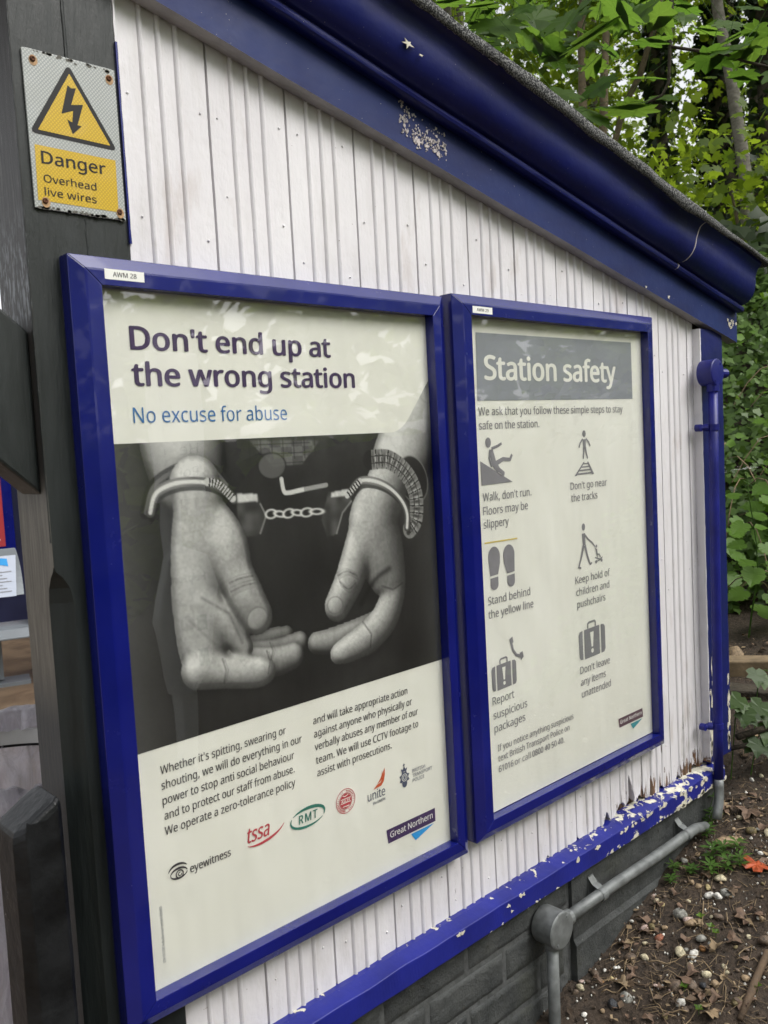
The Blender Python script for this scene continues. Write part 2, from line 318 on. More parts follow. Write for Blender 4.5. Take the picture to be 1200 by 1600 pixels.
# ------------------------------------------------------------------ the shelter
hut = thing('station_shelter', 'white boarded shelter wall with blue fascia, blue sill and dark painted brick base', 'shelter', (.05, .05, -1.78))
SL = .222
def ztop(x): return .412 - SL * x
def plank(i, x0, x1):
    g = .0010; xs = [x0 + g, x0 + g + .0012]; ys = [.0310, .0202]
    rel = [.305, .500, .695] if x1 - x0 > .13 else [r for r in (.305, .500, .695) if x0 + r * .1413 < x1 - .008]
    for r in rel:
        cx = x0 + r * .1413
        for dx, dy in ((-.0060, .0200), (-.0053, .0216), (-.0046, .0216), (-.0038, .0196), (-.0026, .0178), (-.0006, .0166), (.0012, .0168), (.0026, .0182), (.0034, .0200)):
            xs.append(cx + dx); ys.append(dy)
    xs += [x1 - g - .0012, x1 - g]; ys += [.0202, .0310]
    # even columns between the beads so that the rotten foot can be ragged
    add = []
    for a, b in zip(range(len(xs) - 1), range(1, len(xs))):
        if xs[b] - xs[a] > .012:
            k = int((xs[b] - xs[a]) / .006)
            for q in range(1, k): add.append((xs[a] + (xs[b] - xs[a]) * q / k, .0200))
    pts = sorted(list(zip(xs, ys)) + add)
    n = len(pts); rows = 64; vs = []; fs = []; warp = (R.random() - .5) * .0016
    for j in range(rows + 1):
        for k, (x, y) in enumerate(pts):
            zt = ztop(x) + .02; foot = -1.1405
            age = max(0, (x - .5) / 1.1)
            rag = .006 * abs(fnoise(x * 60, 3.1)) * (.4 + age)
            for cx, wd, hh in ((1.268, .020, .115), (1.225, .030, .045), (1.165, .012, .05), (1.31, .03, .028), (1.045, .007, .012), (1.41, .018, .020), (1.50, .012, .022), (1.585, .022, .030), (1.64, .012, .035), (.93, .006, .018)):
                d = abs(x - cx) / wd
                if d < 1: rag = max(rag, hh * (1 - d) ** .8 * (.6 + .6 * abs(fnoise(x * 130, 9))))
            zb = foot + rag
            t_ = (j / rows); t_ = t_ ** .8 if False else t_
            z = zb + (zt - zb) * t_
            low = max(0, (-.8 - z) / .34) * min(1, age + .2)
            yy = y + warp + .0007 * fnoise(x * 30, 0, z * 5) + low * (.0022 * fnoise(x * 70, 5, z * 6)) - low * .001
            xx = x + .0006 * fnoise(5, x * 9, z * 7) * (1 if 0 < k < n - 1 else 0)
            vs.append((xx, yy, z))
    for j in range(rows):
        for k in range(n - 1):
            a = j * n + k; fs.append((a, a + 1, a + n + 1, a + n))
    nb = len(vs)                                   # returned bottom and side edges give the board its thickness
    for k in range(n): x, y, z = vs[k]; vs.append((x, .034, z + .004))
    for k in range(n - 1): fs.append((k + 1, k, nb + k, nb + k + 1))
    for s_, k in ((0, 0), (1, n - 1)):
        b0 = len(vs)
        for j in (0, rows): x, y, z = vs[j * n + k]; vs.append((x, .034, z))
        ring = [j * n + k for j in range(rows + 1)] + [b0 + 1, b0]
        fs.append(tuple(ring if s_ == 0 else ring[::-1]))
    MB().add(vs, fs).build('wall_board', M['board'], hut, smooth=False)
edges = [.049, .1945] + [.1945 + .1413 * k for k in range(1, 11)] + [1.6395]
for i, (a, b) in enumerate(zip(edges[:-1], edges[1:])): plank(i, a, b)
MB().loft([[(x, .036, -1.14), (x, .06, -1.14), (x, .06, ztop(x) + .15), (x, .036, ztop(x) + .15)] for x in (.049, .6, 1.2, 1.70)]).build('wall_backing', M['rot'], hut)
mb = MB()
for i, (a, b) in enumerate(zip(edges[:-1], edges[1:])):
    for zc in (-1.10, -.62, -.1, .08, .24):
        for fx in (.14, .86):
            x = a + (b - a) * fx + R.uniform(-.006, .006); z = zc + R.uniform(-.03, .03) + (.05 if i % 2 else 0)
            if z > ztop(x) - .02: continue
            r_ = R.uniform(.0016, .0026)
            mb.loft([[(x + q * math.cos(t_), y, z + q * math.sin(t_)) for t_ in [k * math.pi / 4 for k in range(8)]] for q, y in ((r_, .0204), (r_ * .8, .0188), (r_ * .35, .0182))])
mb.build('nail_heads', M['board'], hut, smooth=True)['kind'] = 'stuff'
# corner board at the right end, chipped edge geometry kept slightly uneven
rings = []
for k in range(60):
    z = -1.135 + (ztop(1.70) - .004 + 1.135) * k / 59; e = .0012 * fnoise(3, z * 14) + .0008 * fnoise(9, z * 40)
    rings.append([(1.6405 + e * .3, .0, z), (1.7655 + e, .0, z), (1.7655 + e, .12, z), (1.6405, .12, z)])
MB().loft(rings).build('corner_board', M['corner'], hut, bevel=.002)
# white jagged paint edge where the boards meet the corner board
rings = []
for k in range(90):
    z = -1.13 + 1.16 * k / 89; e = .0022 * fnoise(21, z * 22) + .0016 * fnoise(2, z * 70)
    rings.append([(1.6375 - abs(e), .0195, z), (1.6385 - abs(e) * .5, -.001 - abs(e) * .3, z), (1.6425 + e, -.0012, z), (1.6415, .01, z)])
MB().loft(rings).build('paint_edge', M['board'], hut)
MB().box(1.70, 1.762, .125, 2.3, -1.9, .02).build('side_wall', M['navy'], hut)
# fascia board following the roof slope
def slope_prism(mb, prof, x0, x1, n=2, wob=0, mi=None, seed=0):
    rings = []
    for k in range(n + 1):
        x = x0 + (x1 - x0) * k / n
        rings.append([(x, y, c + SL * 0 - SL * x + (wob * fnoise(x * 5 + seed, c * 9) if wob else 0)) for y, c in prof])
    b = len(mb.f); mb.loft(rings, True, True)
    return mb
mb = slope_prism(MB(), [(-.0100, .4085), (.0185, .4085), (.0185, .52), (-.0100, .52)], -.6, 1.835, 40, .0012)
mats = []
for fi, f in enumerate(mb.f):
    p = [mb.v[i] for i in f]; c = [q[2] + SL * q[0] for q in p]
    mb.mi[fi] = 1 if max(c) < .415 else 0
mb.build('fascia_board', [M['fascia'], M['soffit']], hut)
slope_prism(MB(), [(.0190, .44), (.125, .44), (.125, .60), (.0190, .60)], -.6, 1.80, 2).build('rafter', M['rot'], hut)
prof = [(-.0105, .4862)]
for k in range(9): a = -math.pi / 2 - math.pi * k / 8 * .9; prof.append((-.024 + .0095 * math.cos(a) , .4945 + .0095 * math.sin(a)))
# bead runs on into the belly of the moulding
prof = [(-.0106, .4865), (-.020, .4850), (-.027, .4850), (-.0325, .4880), (-.0345, .4930), (-.0330, .4985), (-.0285, .5015), (-.0290, .5035),
        (-.038, .5060), (-.046, .5105), (-.054, .5180), (-.060, .5270), (-.0645, .5390), (-.0670, .5520), (-.0675, .5640), (-.0680, .5740),
        (-.0700, .5840), (-.0735, .5925), (-.0785, .5990), (-.0835, .6030), (-.0840, .6110), (.018, .6110), (.018, .505), (-.0106, .505)]
mb = slope_prism(MB(), prof, -.6, 1.828, 60, .0015, seed=4)
o = mb.build('cornice_moulding', M['cornice'], hut, smooth=True)
o.modifiers.new('edges', 'EDGE_SPLIT').split_angle = math.radians(38)
# roofing felt, turned down raggedly over the edge
nx = 260; vs = []; fs = []; rowsn = 9
for i in range(nx + 1):
    x = -.6 + 2.47 * i / nx
    dip = .019 + .016 * fnoise(x * 3.1, 7) + .009 * fnoise(x * 9, 2) + .0025 * fnoise(x * 31, 5)
    if x > 1.25: dip *= max(.35, 1 - (x - 1.25) * 1.4)
    if x < .75: dip *= .75
    out = .088 + .006 * fnoise(x * 4, 11) + .003 * fnoise(x * 15, 1)
    cz = -SL * x + .004 * fnoise(x * 4, 17)
    sec = [(.02, .6135), (-.060, .6135), (-out + .004, .612), (-out - .002, .612 - dip), (-out - .0065, .611 - dip), (-out - .008, .618), (-out + .004, .628), (-.03, .632), (.95, .632)]
    vs += [(x, y, c + cz) for y, c in sec]
for i in range(nx):
    for j in range(rowsn - 1):
        a = i * rowsn + j; fs.append((a, a + rowsn, a + rowsn + 1, a + 1))
fs.append(tuple(range(nx * rowsn, nx * rowsn + rowsn)))
MB().add(vs, fs).build('roof_felt', M['felt'], hut, smooth=True)
MB().add([(-.6, .13, .605 + SL * .6), (1.86, .13, .605 - SL * 1.86), (1.86, 0.94, .605 - SL * 1.86), (-.6, 0.94, .605 + SL * .6), (-.6, .13, .628 + SL * .6), (1.86, .13, .628 - SL * 1.86), (1.86, 0.94, .628 - SL * 1.86), (-.6, 0.94, .628 + SL * .6)],
         [(0, 3, 2, 1), (4, 5, 6, 7), (0, 1, 5, 4), (1, 2, 6, 5), (2, 3, 7, 6), (3, 0, 4, 7)]).build('roof_deck', M['rot'], hut)
# sill board with a weathered slope
rings = []
for k in range(241):
    x = .03 + 1.655 * k / 240; age = max(0, (x - .5) / 1.2); e = .0016 * fnoise(x * 12, 4) + age * .0022 * fnoise(x * 38, 8)
    rings.append([(x, .035, -1.1385), (x, .010, -1.1395 + e), (x, -.0185 + e, -1.1475 + e), (x, -.0195 - e, -1.1870 + age * .0035 * fnoise(x * 55, 1)), (x, -.012, -1.1895), (x, .035, -1.1895)])
o = MB().loft(rings).build('sill_board', M['sill'], hut, bevel=.0015)
# curled flakes of paint on sill, corner board, moulding and fascia
fl = MB()
def flake(cx, y, cz, r, sx=1., sz=1., lift=.0015, rot=0., face='y'):
    n = R.randint(7, 11); ph = R.random() * 6; ring = []
    for k in range(n):
        a = 2 * math.pi * k / n + .3 * R.random(); q = r * (.30 + .95 * R.random()); u, v = q * math.cos(a) * sx, q * math.sin(a) * sz
        u, v = u * math.cos(rot) - v * math.sin(rot), u * math.sin(rot) + v * math.cos(rot)
        ring.append((cx + u, y - .0007, cz + v))
    back = [(p[0], y + .0008, p[2]) for p in ring]
    fl.loft([back, ring], True, True)
for k in range(60):
    x = 1.70 - abs(R.gauss(0, .42)); 
    if x < .5: continue
    top = R.random() < .55; z = (-1.1515 if top else -1.182) + R.gauss(0, .004); r = .0035 + .008 * R.random() * (.4 + (x - .4) * .7)
    flake(x, -.0193, max(-1.184, min(-1.152, z)), r * .8, 1.4, .8, rot=R.random() * .6 - .3)
for k in range(26):
    z = -1.12 + abs(R.gauss(0, .10)); flake(R.choice([1.650, 1.757, 1.752, 1.66]) + R.gauss(0, .003), -.0004, z, .004 + .010 * R.random(), .6, 1.7)
for (x, z, r) in ((1.752, -.985, .011), (1.755, -1.03, .014), (1.652, -1.05, .016), (1.656, -.965, .011), (1.756, -.92, .006)): flake(x, -.0006, z, r, .6, 1.9)
for k in range(12): flake(1.80 + R.gauss(0, .018), -.0106, .047 + R.gauss(0, .006) - (0), .003 + .004 * R.random())
flake(.530, -.0680, .4235 + .0, .0095, 1.5, .8); flake(.56, -.0680, .413, .004, 1.6, .6)
flake(1.465, -.0106, .095, .005); flake(1.36, -.0106, .112, .004)
fl.build('flaked_patches', M['flake'], hut)['kind'] = 'stuff'
fl = MB()
for k in range(210):                                # speckled bare patch on the fascia
    u = R.random(); x = .560 + .115 * u; c0 = .447 + .028 * (R.random() - .5) * 2
    d = (x - .56) / .115
    if R.random() < .5: c0 = .424 + .02 * R.random() + .012 * d
    if d < .25: c0 = .43 + .055 * R.random()
    flake(x, -.0106, c0 - SL * x, .0012 + .0032 * R.random() ** 2, .8, 1.)
for x0, r in ((.605, .006), (.625, .005), (.655, .0055), (.645, .004)): flake(x0, -.0107, .432 - SL * x0, r)
for k in range(46):                                 # bare spots along the felt edge
    x = .50 + .55 * R.random(); flake(x, -.0838, .607 - SL * x + R.gauss(0, .0018), .002 + .004 * R.random(), 3., .7, rot=-.22)
fl.build('speckled_patches', M['flake_grey'], hut)['kind'] = 'stuff'
# pale crack across the cornice moulding
fl = MB(); rings = []
cr = [p for p in prof[1:20]]
for i, (y, c) in enumerate(cr):
    x = 1.466 + .052 * (i / 18) ** 1.1 + .003 * fnoise(i * .9, 3); wd = .0014 + .0009 * abs(fnoise(i * .7, 8))
    ny, nz = -.0012, -.0002
    rings.append([(x - wd, y + .001, c - SL * x), (x - wd, y - .0011, c - SL * x), (x + wd, y - .0011, c - SL * x), (x + wd, y + .001, c - SL * x)])
fl.loft(rings).build('joint_crack', M['flake_grey'], hut)

# brick base: bricks below the sill on the left, smooth render to the right of the junction box
MB().box(-.02, 1.70, .0125, .10, -1.95, -1.1900).build('mortar', M['mortar'], hut)
def brickmesh(L, seed):
    mb = MB(); nx_, nz_ = 14, 8; H = .0655; vs = []; fs = []
    rr = random.Random(seed)
    for j in range(nz_ + 1):
        for i in range(nx_ + 1):
            uu = lambda k, n, e: 0 if k == 0 else 1 if k == n else e if k == 1 else 1 - e if k == n - 1 else e + (1 - 2 * e) * (k - 1) / (n - 2)
            u, v = uu(i, nx_, .0035 / L), uu(j, nz_, .05); ed = min(min(u, 1 - u) * L, min(v, 1 - v) * H)
            yy = (-.0028 * min(1, ed / .0040) + .0022 * fnoise(u * 7 + seed, v * 4)) if ed > 0 else .001
            vs.append((u * L, yy, v * H))
    for j in range(nz_):
        for i in range(nx_): a = j * (nx_ + 1) + i; fs.append((a, a + 1, a + nx_ + 2, a + nx_ + 1))
    return mb.add(vs, fs)
protos = {}
for row in range(7):
    z = -1.2615 - .075 * row; x = -.02 - (.112 if row % 2 else 0)
    while x < .96:
        L = .215; a = max(x, -.02); b = min(x + L, .985 - .01 * row)
        if b - a > .05:
            key = (round(b - a, 2), row % 3)
            if key not in protos:
                o = brickmesh(b - a, row * 7 + int(b * 100)).build('brick', M['brick'], hut, smooth=True); protos[key] = o.data
            else:
                o = bpy.data.objects.new('brick', protos[key]); C.objects.link(o); o.parent = hut
            org = ORG[hut.name]
            o.location = (a - (0), .0125, z); o.location = Vector((a, .0125, z)) - org
            if key in protos and o.data.get('fixed') is None:
                for v_ in o.data.vertices: v_.co += org
                o.data['fixed'] = 1
        x += .225
rings = []
for k in range(40):
    x = .992 + .70 * k / 39; e = .0012 * fnoise(x * 7, 2)
    rings.append([(x, .013, -1.1905), (x, .0035 + e, -1.1915), (x, .0030 + e, -1.345), (x, -.004 + e, -1.357), (x, -.005 + e, -1.9), (x, .02, -1.9)])
MB().loft(rings).build('rendered_panel', M['brick'], hut)

# ------------------------------------------------------------------ timber post and its brace
post = thing('timber_post', 'thick dark green-black timber post carrying the danger sign', 'post', (-.02, .06, -1.78))
def postring(z, ch):
    return [(-.0915 + ch, .012, z), (.0478, .012, z), (.0478, .115, z), (-.0915, .115, z), (-.0915, .012 + ch, z)]
zs = [(-1.80, .0235), (-1.2, .0235), (-.8, .0235), (-.415, .0235), (-.395, .020), (-.380, .011), (-.372, .003), (-.366, .0006), (-.2, .0006), (.2, .0006), (.75, .0006)]
mb = MB().loft([postring(z, c) for z, c in zs])
for fi, f in enumerate(mb.f):
    p = [mb.v[i] for i in f]
    if all(abs(q[0] + .0915) < .0012 for q in p) or all(q[0] < -.0900 for q in p): mb.mi[fi] = 1
mb.build('shaft', [M['post'], M['post_side']], post)
mb = MB()
pr = [(-.0918, -.062), (-.0918, -.272), (-.34, -.040), (-.62, .25), (-.62, .60), (-.30, .12)]
mb.loft([[(x, y, z) for x, z in pr] for y in (.030, .095)], True, True)
for fi, f in enumerate(mb.f):
    p = [mb.v[i] for i in f]
    zz = sum(q[2] for q in p) / len(p)
    idx = {round(q[0], 3) for q in p}
    if len(f) == 4 and {round(q[0], 3) for q in p} == {-.092, -.34} : mb.mi[fi] = 1
    if len(f) == 4 and {round(q[0], 3) for q in p} == {-.34, -.62} and zz < .2: mb.mi[fi] = 1
mb.build('brace', [M['post'], M['post_side']], post, bevel=.004)
# filled cracks standing proud of the paint
mb = MB()
mb.tube([(.5 * .0 - .021 + .0015 * fnoise(k * .5, 3) + .004 * math.sin(k * .35) * (k > 4), .0118, .285 + .02 * k) for k in range(12)], .0022, 6)
mb.tube([(-.012 + .0018 * fnoise(k * .7, 1), .0122, .088 - .01 * k) for k in range(6)], .0012, 6)
mb.tube([(-.0912, .0135, .35 - .012 * k) for k in range(58)], [.0012 + .0011 * abs(fnoise(k * .5, 2)) for k in range(58)], 5)
mb.build('paint_ridge', M['post'], post)
# blue and white paint slivers at the joint between post and boards
mb = MB()
mb.loft([[(.0475, .008, z), (.0508 + .0008 * fnoise(z * 40, 1), .009, z), (.0505, .022, z), (.0475, .022, z)] for z in [.06 + .005 * k for k in range(54)]])
mb.build('blue_sliver', M['case'], post)
mb = MB()
mb.loft([[(.0490 + .001 * fnoise(z * 50, 4), .0115, z), (.0522 + .0012 * fnoise(z * 60, 1), .012, z), (.052, .024, z), (.0475, .024, z)] for z in [-.05 + .005 * k for k in range(120)]])
mb.build('white_sliver', M['board'], post)
# ------------------------------------------------------------------ text and flat print
FONTS = {}
def getfont(k):
    if k not in FONTS:
        f = None
        if k == 'sans':
            try: f = bpy.data.fonts.load(os.path.join(bpy.utils.resource_path('LOCAL'), 'datafiles', 'fonts', 'NotoSansMath-Regular.woff2'))
            except Exception: f = None
        FONTS[k] = f
    return FONTS[k]
CAPH = {}
def rawtext(s, k, spacing=1.0):
    cu = bpy.data.curves.new('t', 'FONT'); f = getfont(k)
    if f: cu.font = f
    cu.body = s; cu.resolution_u = 3; cu.space_character = spacing; cu.fill_mode = 'FRONT'
    o = bpy.data.objects.new('t', cu); C.objects.link(o)
    me = bpy.data.meshes.new_from_object(o.evaluated_get(bpy.context.evaluated_depsgraph_get()))
    bpy.data.objects.remove(o); bpy.data.curves.remove(cu)
    V = [(v.co.x, v.co.y) for v in me.vertices]; F = [tuple(p.vertices) for p in me.polygons]; bpy.data.meshes.remove(me)
    # separate contours that overlap get a hair of depth each
    par = list(range(len(V)))
    def find(i):
        while par[i] != i: par[i] = par[par[i]]; i = par[i]
        return i
    for f_ in F:
        r_ = find(f_[0])
        for i in f_[1:]: par[find(i)] = r_
    ids = {}; D = [0] * len(V)
    for i in range(len(V)): D[i] = ids.setdefault(find(i), len(ids)) % 3
    return V, F, D
def caph(k):
    if k not in CAPH:
        V, F, D = rawtext('H', k); ys = [v[1] for v in V]; CAPH[k] = (max(ys) - min(ys), min(ys))
    return CAPH[k]
def text(parent, name, s, x0, x1, zb, cap, mat, y, ox=0, oz=0, font='sans', bold=.0, rot=None, slant=0, spacing=1.0, tilt=0, mirror=None):
    """mm: x0..x1 left and right end, zb baseline, measured down from the sheet's top left corner at (ox, oz)."""
    V, F, D = rawtext(s, font, spacing); ch, base = caph(font)
    xs = [v[0] for v in V]; a, b = min(xs), max(xs); w_ = bold * cap / .7 / 1000
    kz = (cap / 1000 - w_) / ch; kx = ((x1 - x0) / 1000 - 2 * w_) / (b - a)
    org = ORG[parent.name]; mb = MB()
    sh = [(0, 0)] if w_ == 0 else [(-1, 0), (1, 0), (0, .5), (0, -.5), (.6, .3), (-.6, -.3)]
    for c_, (dx, dz) in enumerate(sh):
        P = []
        for (vx, vz), d in zip(V, D):
            px = (vx - a) * kx + w_ + dx * w_; pz = (vz - base) * kz + w_ / 2 + dz * w_; px += slant * pz
            if rot: px, pz = -pz, px
            yy = y - 8e-6 * (d + 3 * c_) * (-1 if mirror else 1)
            P.append((ox + x0 / 1000 + px, yy, oz - zb / 1000 + pz) if not mirror else (ox - x0 / 1000 - px, yy, oz - zb / 1000 + pz))
        mb.add(P, F)
    return mb.build(name, mat, parent)
class Flat:
    """flat print on a sheet, coordinates in mm right and down"""
    def __init__(s, ox, oz, y): s.ox, s.oz, s.y, s.mb = ox, oz, y, MB()
    def poly(s, pts, mi=0, dy=0):
        s.k = getattr(s, 'k', 0) + 1; dy = 3e-6 * (s.k % 40)
        s.mb.add([(s.ox + x / 1000, s.y - dy, s.oz - z / 1000) for x, z in pts], [tuple(range(len(pts)))], mi); return s
    def disc(s, cx, cz, rx, rz=None, n=20, mi=0, dy=0, ang=0):
        rz = rz or rx; ca, sa = math.cos(ang), math.sin(ang)
        return s.poly([(cx + rx * math.cos(t) * ca - rz * math.sin(t) * sa, cz + rx * math.cos(t) * sa + rz * math.sin(t) * ca) for t in [2 * math.pi * k / n for k in range(n)]], mi, dy)
    def ring(s, cx, cz, rx, rz, w, a0=0, a1=360, n=30, mi=0, ang=0, taper=None):
        ca, sa = math.cos(ang), math.sin(ang); P = []
        for k in range(n + 1):
            t = math.radians(a0 + (a1 - a0) * k / n); ww = w * (taper(k / n) if taper else 1)
            for q in (0, 1): x, z = (rx - q * ww) * math.cos(t), (rz - q * ww) * math.sin(t); P.append((cx + x * ca - z * sa, cz + x * sa + z * ca))
        for k in range(n): s.poly([P[2 * k], P[2 * k + 1], P[2 * k + 3], P[2 * k + 2]], mi)
        return s
    def stroke(s, pts, w, mi=0, caps=True):
        ws = w if isinstance(w, (list, tuple)) else [w] * len(pts)
        for i in range(len(pts) - 1):
            (x0, z0), (x1, z1) = pts[i], pts[i + 1]; L = math.hypot(x1 - x0, z1 - z0) + 1e-9; nx_, nz_ = -(z1 - z0) / L, (x1 - x0) / L; a, b = ws[i] / 2, ws[i + 1] / 2
            s.poly([(x0 + nx_ * a, z0 + nz_ * a), (x1 + nx_ * b, z1 + nz_ * b), (x1 - nx_ * b, z1 - nz_ * b), (x0 - nx_ * a, z0 - nz_ * a)], mi, .00002 * (i % 2))
            if caps and 0 < i: s.disc(x0, z0, ws[i] / 2, n=10, mi=mi, dy=.00004)
        return s
    def build(s, name, mat, parent): return s.mb.build(name, mat, parent)

# ------------------------------------------------------------------ poster cases
def poster_case(ox, oz, label, sticker, sx, lx=-.051, LL=.040):
    c = thing('poster_case', label, 'poster case', (ox + .3, .02, oz - 1.0), 'blue poster cases on the boarded wall')
    x0, x1, z0, z1 = ox + lx, ox + .646, oz - 1.012, oz + .033
    L, Rr, T, B = LL, .036, .038, .035
    back = .0195
    prof = [(0, back), (0, -.0105), (.45, -.0196), (.52, -.0200), (1, -.0200), (1, .0040), (.97, back)]
    def corner(sx_, sz_, a, y):
        return (x0 + a * L if sx_ < 0 else x1 - a * Rr, y, z0 + a * B if sz_ < 0 else z1 - a * T)
    for A, Bc in (((-1, 1), (1, 1)), ((1, 1), (1, -1)), ((1, -1), (-1, -1)), ((-1, -1), (-1, 1))):
        n_ = 9; rings = []
        for k in range(n_ + 1):
            t_ = k / n_; ring = []
            for a, y in prof:
                p, q = Vector(corner(*A, a, y)), Vector(corner(*Bc, a, y)); ring.append(tuple(p.lerp(q, t_ * .9994 + .0003)))
            rings.append(ring)
        MB().loft(rings).build('frame_rail', M['case'], c, bevel=.0009, seg=2)
    MB().box(x0 + .01, x1 - .01, .0060, .0190, z0 + .01, z1 - .01).build('back_panel', M['grime'], c)
    MB().box(x0 + .037, x1 - .033, -.0042, -.0024, z0 + .032, z1 - .035).build('glazing', M['glass'], c)
    st = MB().box(ox + sx[0], ox + sx[1], -.02030, -.02008, oz + sx[2], oz + sx[3]).build('reference_label', M['white'], c)
    w_ = (sx[1] - sx[0]) * 1000; h_ = (sx[3] - sx[2]) * 1000
    text(st, 'lettering', sticker, sx[0] * 1000 + w_ * .20, sx[0] * 1000 + w_ * .80, -(sx[2] * 1000 + h_ * .28), h_ * .46, M['black_ink'], -.0204, ox, oz, bold=.012)
    return c
PY = .0000
P1 = (0., 0.); P2 = (.7365, .0082)
poster_case(*P1, 'larger-looking left blue poster case holding the handcuffs poster, next to the timber post', 'AWM 28', (-.0065, .0495, .0030, .0163))
poster_case(*P2, 'right blue poster case holding the station safety poster, nearer the corner pipe', 'AWM 29', (-.0185, .0385, -.0010, .0118), -.066, .044)

def sheet(name, label, ox, oz, h):
    p = thing(name, label, 'poster', (ox + .3, .003, oz - .9))
    mb = MB(); vs = []; fs = []; nx_, nz_ = 60, 90
    for j in range(nz_ + 1):
        for i in range(nx_ + 1): vs.append((ox - .0135 + .6245 * i / nx_, .00035, oz + .0035 - (h + .006) * j / nz_))
    for j in range(nz_):
        for i in range(nx_): a = j * (nx_ + 1) + i; fs.append((a, a + nx_ + 1, a + nx_ + 2, a + 1))
    b0 = len(vs)
    mb.add(vs, fs); mb.box(ox - .0135, ox + .611, .0008, .0052, oz + .0035 - h - .006, oz + .0035)
    mb.build('paper', M['paper'], p, smooth=False); return p

# ---- poster 1
p1 = sheet('abuse_poster', 'cream poster about staff abuse with black and white photo of handcuffed hands', *P1, .977)
T1 = lambda name, s, x0, x1, zb, cap, mat, **k: text(p1, name, s, x0, x1, zb, cap, mat, -.0004, 0, 0, **k)
T1('headline', "Don't end up at", 32, 384, 84, 32, M['purple'], bold=.030)
T1('headline', "the wrong station", 31, 433, 133, 32, M['purple'], bold=.030)
T1('subheading', "No excuse for abuse", 29, 288, 183, 21, M['blueink'], font='sans')
for s, x0, x1, zb in (("Whether it's spitting, swearing or", 30, 248, 674), ("shouting, we will do everything in our", 30, 278, 696), ("power to stop anti social behaviour", 30, 261, 718), ("and to protect our staff from abuse.", 31, 260, 740), ("We operate a zero-tolerance policy", 30, 260, 762),
                      ("and will take appropriate action", 303, 517, 674), ("against anyone who physically or", 303, 527, 696), ("verbally abuses any member of our", 303, 541, 717.5), ("team. We will use CCTV footage to", 304, 540, 740), ("assist with prosecutions.", 305, 472, 761)):
    T1('body_text', s, x0, x1, zb, 12.2, M['dark'], bold=.003)
T1('small_print', 'GTR-1012-SEC-A-double-crown-posters-300x600', 17, 99, 942, 4.2, M['navyink'], rot=True)
# eyewitness
f = Flat(0, 0, -.0004)
f.ring(47, 824, 14, 9.5, 2.2, 180, 352, taper=lambda u: .5 + math.sin(u * 3.1)).ring(46, 820, 16, 12, 2.6, 190, 335, taper=lambda u: .4 + math.sin(u * 3.1)).ring(47, 823, 14, 9, 2., 10, 172, taper=lambda u: .5 + math.sin(u * 3.1)).ring(48, 825, 6.6, 6.6, 1.8).ring(48.5, 825, 3.2, 3.2, 1.4, 0, 290)
lg = f.build('eyewitness_logo', M['dark'], p1); text(lg, 'wordmark', 'eyewitness', 65, 134, 830, 12, M['dark'], -.0004, bold=.010)
f = Flat(0, 0, -.0004); f.ring(196, 812, 40, 20, 3.4, 20, 150, taper=lambda u: .2 + math.sin(u * 3.1) * 1.1, ang=-.16)
lg = f.build('union_logo', M['redink'], p1); text(lg, 'wordmark', 'tssa', 162, 204, 823, 24, M['redink'], -.0004, bold=.014, slant=.18)
f = Flat(0, 0, -.0004); f.ring(281, 820, 36, 17, 3.4, 35, 205, ang=-.05, taper=lambda u: .3 + math.sin(u * 3.1)).ring(281, 820, 36, 17, 4.4, 215, 385, ang=-.05, taper=lambda u: .3 + math.sin(u * 3.1))
lg = f.build('union_logo', M['greenink'], p1); text(lg, 'wordmark', 'RMT', 262, 300, 827, 14, M['greenink'], -.0004, bold=.016, spacing=1.15, slant=.08)
f = Flat(0, 0, -.0004); f.ring(361, 820, 21, 21, 1.1, n=48).ring(361, 820, 14, 14, 1.2, n=40).disc(361, 820, 12.2, n=30)
for k in range(34):
    if k % 17 > 14: continue
    a = math.radians(k * 360 / 34 + 100); f.poly([(361 + math.cos(a) * 15.5 - .8, 820 + math.sin(a) * 15.5 - .8), (361 + math.cos(a) * 18.5 - .8, 820 + math.sin(a) * 18.5), (361 + math.cos(a) * 18.5 + .9, 820 + math.sin(a) * 18.5 + .6), (361 + math.cos(a) * 15.5 + .6, 820 + math.sin(a) * 15.5 + .4)])
lg = f.build('round_union_logo', M['redink'], p1)
f = Flat(0, 0, -.00055); f.stroke([(350, 816), (372, 816)], 1.2).stroke([(350, 823), (372, 823)], 1.2).stroke([(355, 810), (360, 812), (367, 810)], 1.3).stroke([(354, 829), (368, 829)], 1.4); f.build('logo_detail', M['paper'], lg)
text(lg, 'wordmark', 'ASLEF', 351, 371, 822, 4.6, M['paper'], -.0006, bold=.02)
f = Flat(0, 0, -.0004); f.poly([(424, 821), (432, 815), (441, 813), (447, 806), (449, 795), (453, 790), (452, 804), (449, 813), (443, 819), (434, 820)]).poly([(433, 814), (441, 807), (445, 801), (446, 794), (448, 801), (446, 808), (439, 812)])
lg = f.build('flame_logo', M['orangeink'], p1); text(lg, 'wordmark', 'unite', 410, 451, 838, 16, M['navyink'], -.0004, bold=.0); text(lg, 'small_wordmark', 'the UNION', 421, 450, 847, 5, M['navyink'], -.0004, bold=.01)
f = Flat(0, 0, -.0004); f.disc(499, 822, 9.5, 10, n=8).disc(499, 834, 6, 6)
for k in range(8):
    a = k * math.pi / 4 + .39; f.poly([(499 + 13.5 * math.cos(a), 823 + 14.5 * math.sin(a)), (499 + 9 * math.cos(a + .42), 823 + 10 * math.sin(a + .42)), (499 + 9 * math.cos(a - .42), 823 + 10 * math.sin(a - .42))])
f.poly([(493, 811), (505, 811), (507, 805), (502, 807), (499, 801), (496, 807), (491, 805)]).poly([(498, 802), (500, 802), (500, 797), (498, 797)]).poly([(496.5, 800), (501.5, 800), (501.5, 798.5), (496.5, 798.5)])
